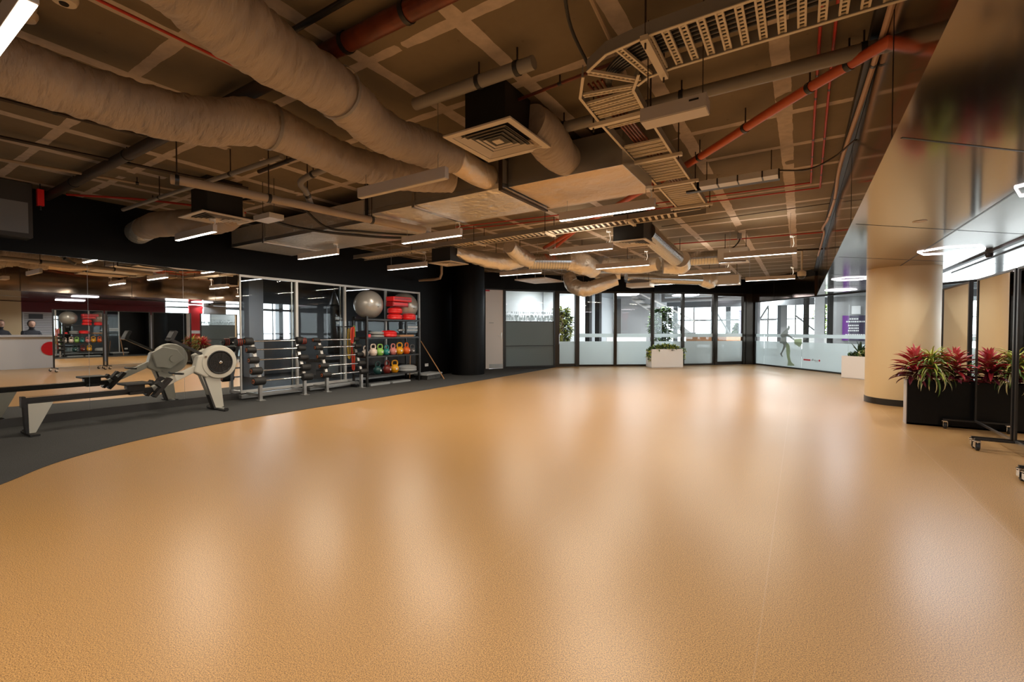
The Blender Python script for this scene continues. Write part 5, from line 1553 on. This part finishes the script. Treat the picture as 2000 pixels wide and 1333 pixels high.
# white trough planters
def trough(x, y, rz, L, W, H, label, plants):
    p = thing('white_planter', label, 'planter', (x, y, 0), rz)
    t_ = .02
    MB().box(-L / 2, L / 2, 0, t_, 0, H).box(-L / 2, L / 2, W - t_, W, 0, H).box(-L / 2, -L / 2 + t_, t_, W - t_, 0, H).box(L / 2 - t_, L / 2, t_, W - t_, 0, H).box(-L / 2, L / 2, 0, W, 0, .02).build('planter_box', 'white_planter', p)
    MB().box(-L / 2 + t_, L / 2 - t_, t_, W - t_, H - .06, H - .03).build('soil', 'soil', p)
    return p
def bushy(name, label, cx, cy, cz, rx, ry, rz_, cnt, mts, seed, lw=.05, trail=0, ang=0, group=None):
    p = thing(name, label, 'plant', (cx, cy, cz), ang, group)
    rd = random.Random(seed)
    bs = [MB() for _ in mts]
    for k in range(cnt):
        a = rd.uniform(0, 2 * math.pi); el = rd.uniform(-.15, 1) ; r_ = rd.uniform(.55, 1)
        x = rx * r_ * math.cos(a) * math.sqrt(max(0, 1 - el * el)); y = ry * r_ * math.sin(a) * math.sqrt(max(0, 1 - el * el)); z = max(.02, rz_ * el * r_)
        blade(bs[k % len(mts)], (x, y, z), rd.uniform(0, 6.28), rd.uniform(-.3, 1.2), lw * rd.uniform(1.2, 2.4), lw * rd.uniform(.6, 1), rd.uniform(.3, 1.2), n=3)
    for q in range(trail):
        s_ = -1 if q % 2 else 1
        x = s_ * rx * rd.uniform(.9, 1.02); y = rd.uniform(-ry, ry * .3)
        zz = .05
        for k in range(rd.randint(5, 12)):
            blade(bs[k % len(mts)], (x + s_ * .02 * rd.random() + s_ * .03, y, zz), rd.uniform(0, 6.28), rd.uniform(-1.2, .3), lw * rd.uniform(1.0, 1.8), lw * .7, .6, n=3)
            zz -= .035
    st_ = MB()
    for q in range(9):
        a = rd.uniform(0, 6.28)
        st_.tube([(rx * .3 * math.cos(a), ry * .3 * math.sin(a), 0), (rx * .7 * math.cos(a), ry * .7 * math.sin(a), rz_ * .8)], .005, 5)
    st_.build('stems', 'leaf_dark', p)
    for i, bb_ in enumerate(bs):
        bb_.build('leaves', mts[i], p)
    return p
trough(-3.60, 15.08, R(42.5), 1.10, .38, .60, 'white trough planter with trailing greenery before the far glazed screens', None)
bushy('trailing_plant', 'bushy green plant spilling over both ends of the far white planter', -3.73, 15.23, .57, .55, .20, .17, 520, ['leaf_green', 'leaf_dark', 'leaf_lime'], 61, lw=.06, trail=26, ang=R(42.5))
trough(1.30, 13.95, R(-38), 1.0, .36, .56, 'white trough planter partly hidden by the tan column', None)
bushy('succulent_plant', 'dense green plants filling the white planter beside the tan column', 1.43, 14.10, .53, .46, .16, .20, 420, ['leaf_green', 'leaf_dark', 'leaf_cream'], 71, lw=.06, ang=R(-38))
p = thing('spiky_plant', 'taller blue-green spiky plant in the white planter beside the tan column', 'plant', (1.28, 14.22, .53))
rosette(p, 'leaves', 'leaf_dark', (0, 0, .02), 12, .36, .07, 55, 85, .3, .03, 72)
# indoor trees beyond the glass
def tree(x, y, h_, r_, label, seed, mts=('leaf_dark', 'leaf_green')):
    p = thing('indoor_tree', label, 'plant', (x, y, 0))
    MB().lathe([(.18, 0), (.22, .40), (.20, .42)], 20).build('pot', 'white_planter', p)
    MB().tube([(0, 0, .4), (.02, 0, h_ * .6), (0, .02, h_ * .95)], .025, 8).build('trunk', 'wood_pole', p)
    rd = random.Random(seed)
    bs = [MB() for _ in mts]
    for k in range(900):
        a = rd.uniform(0, 6.28); t = rd.random()
        rr_ = r_ * (0.55 + .45 * math.sin(t * 3.1)) * math.sqrt(rd.random())
        blade(bs[k % len(mts)], (rr_ * math.cos(a), rr_ * math.sin(a), h_ * (.38 + .62 * t)), a + rd.uniform(-1, 1), rd.uniform(-.7, .8), rd.uniform(.12, .22), .07, rd.uniform(.3, 1), n=3)
    for i, bb_ in enumerate(bs):
        bb_.build('leaves', mts[i], p)
tree(-4.25, 16.9, 2.0, .42, 'tall dark green indoor tree behind the glass above the white planter', 81)
tree(-7.25, 14.8, 2.0, .38, 'tall dark indoor tree behind the narrow glazed door', 82, ('leaf_dark', 'leaf_lime'))
tree(-2.2, 21.9, 1.5, .25, 'dark indoor plant beyond the glass beside the orange wooden desk', 83)
tree(1.25, 26.0, 2.6, .75, 'green tree outdoors beyond the lobby windows, seen through the right glass wall', 84, ('leaf_green', 'leaf_lime'))
for o in bpy.data.objects:
    if o.type == 'EMPTY' and 'label' not in o:
        o['label'] = o.name
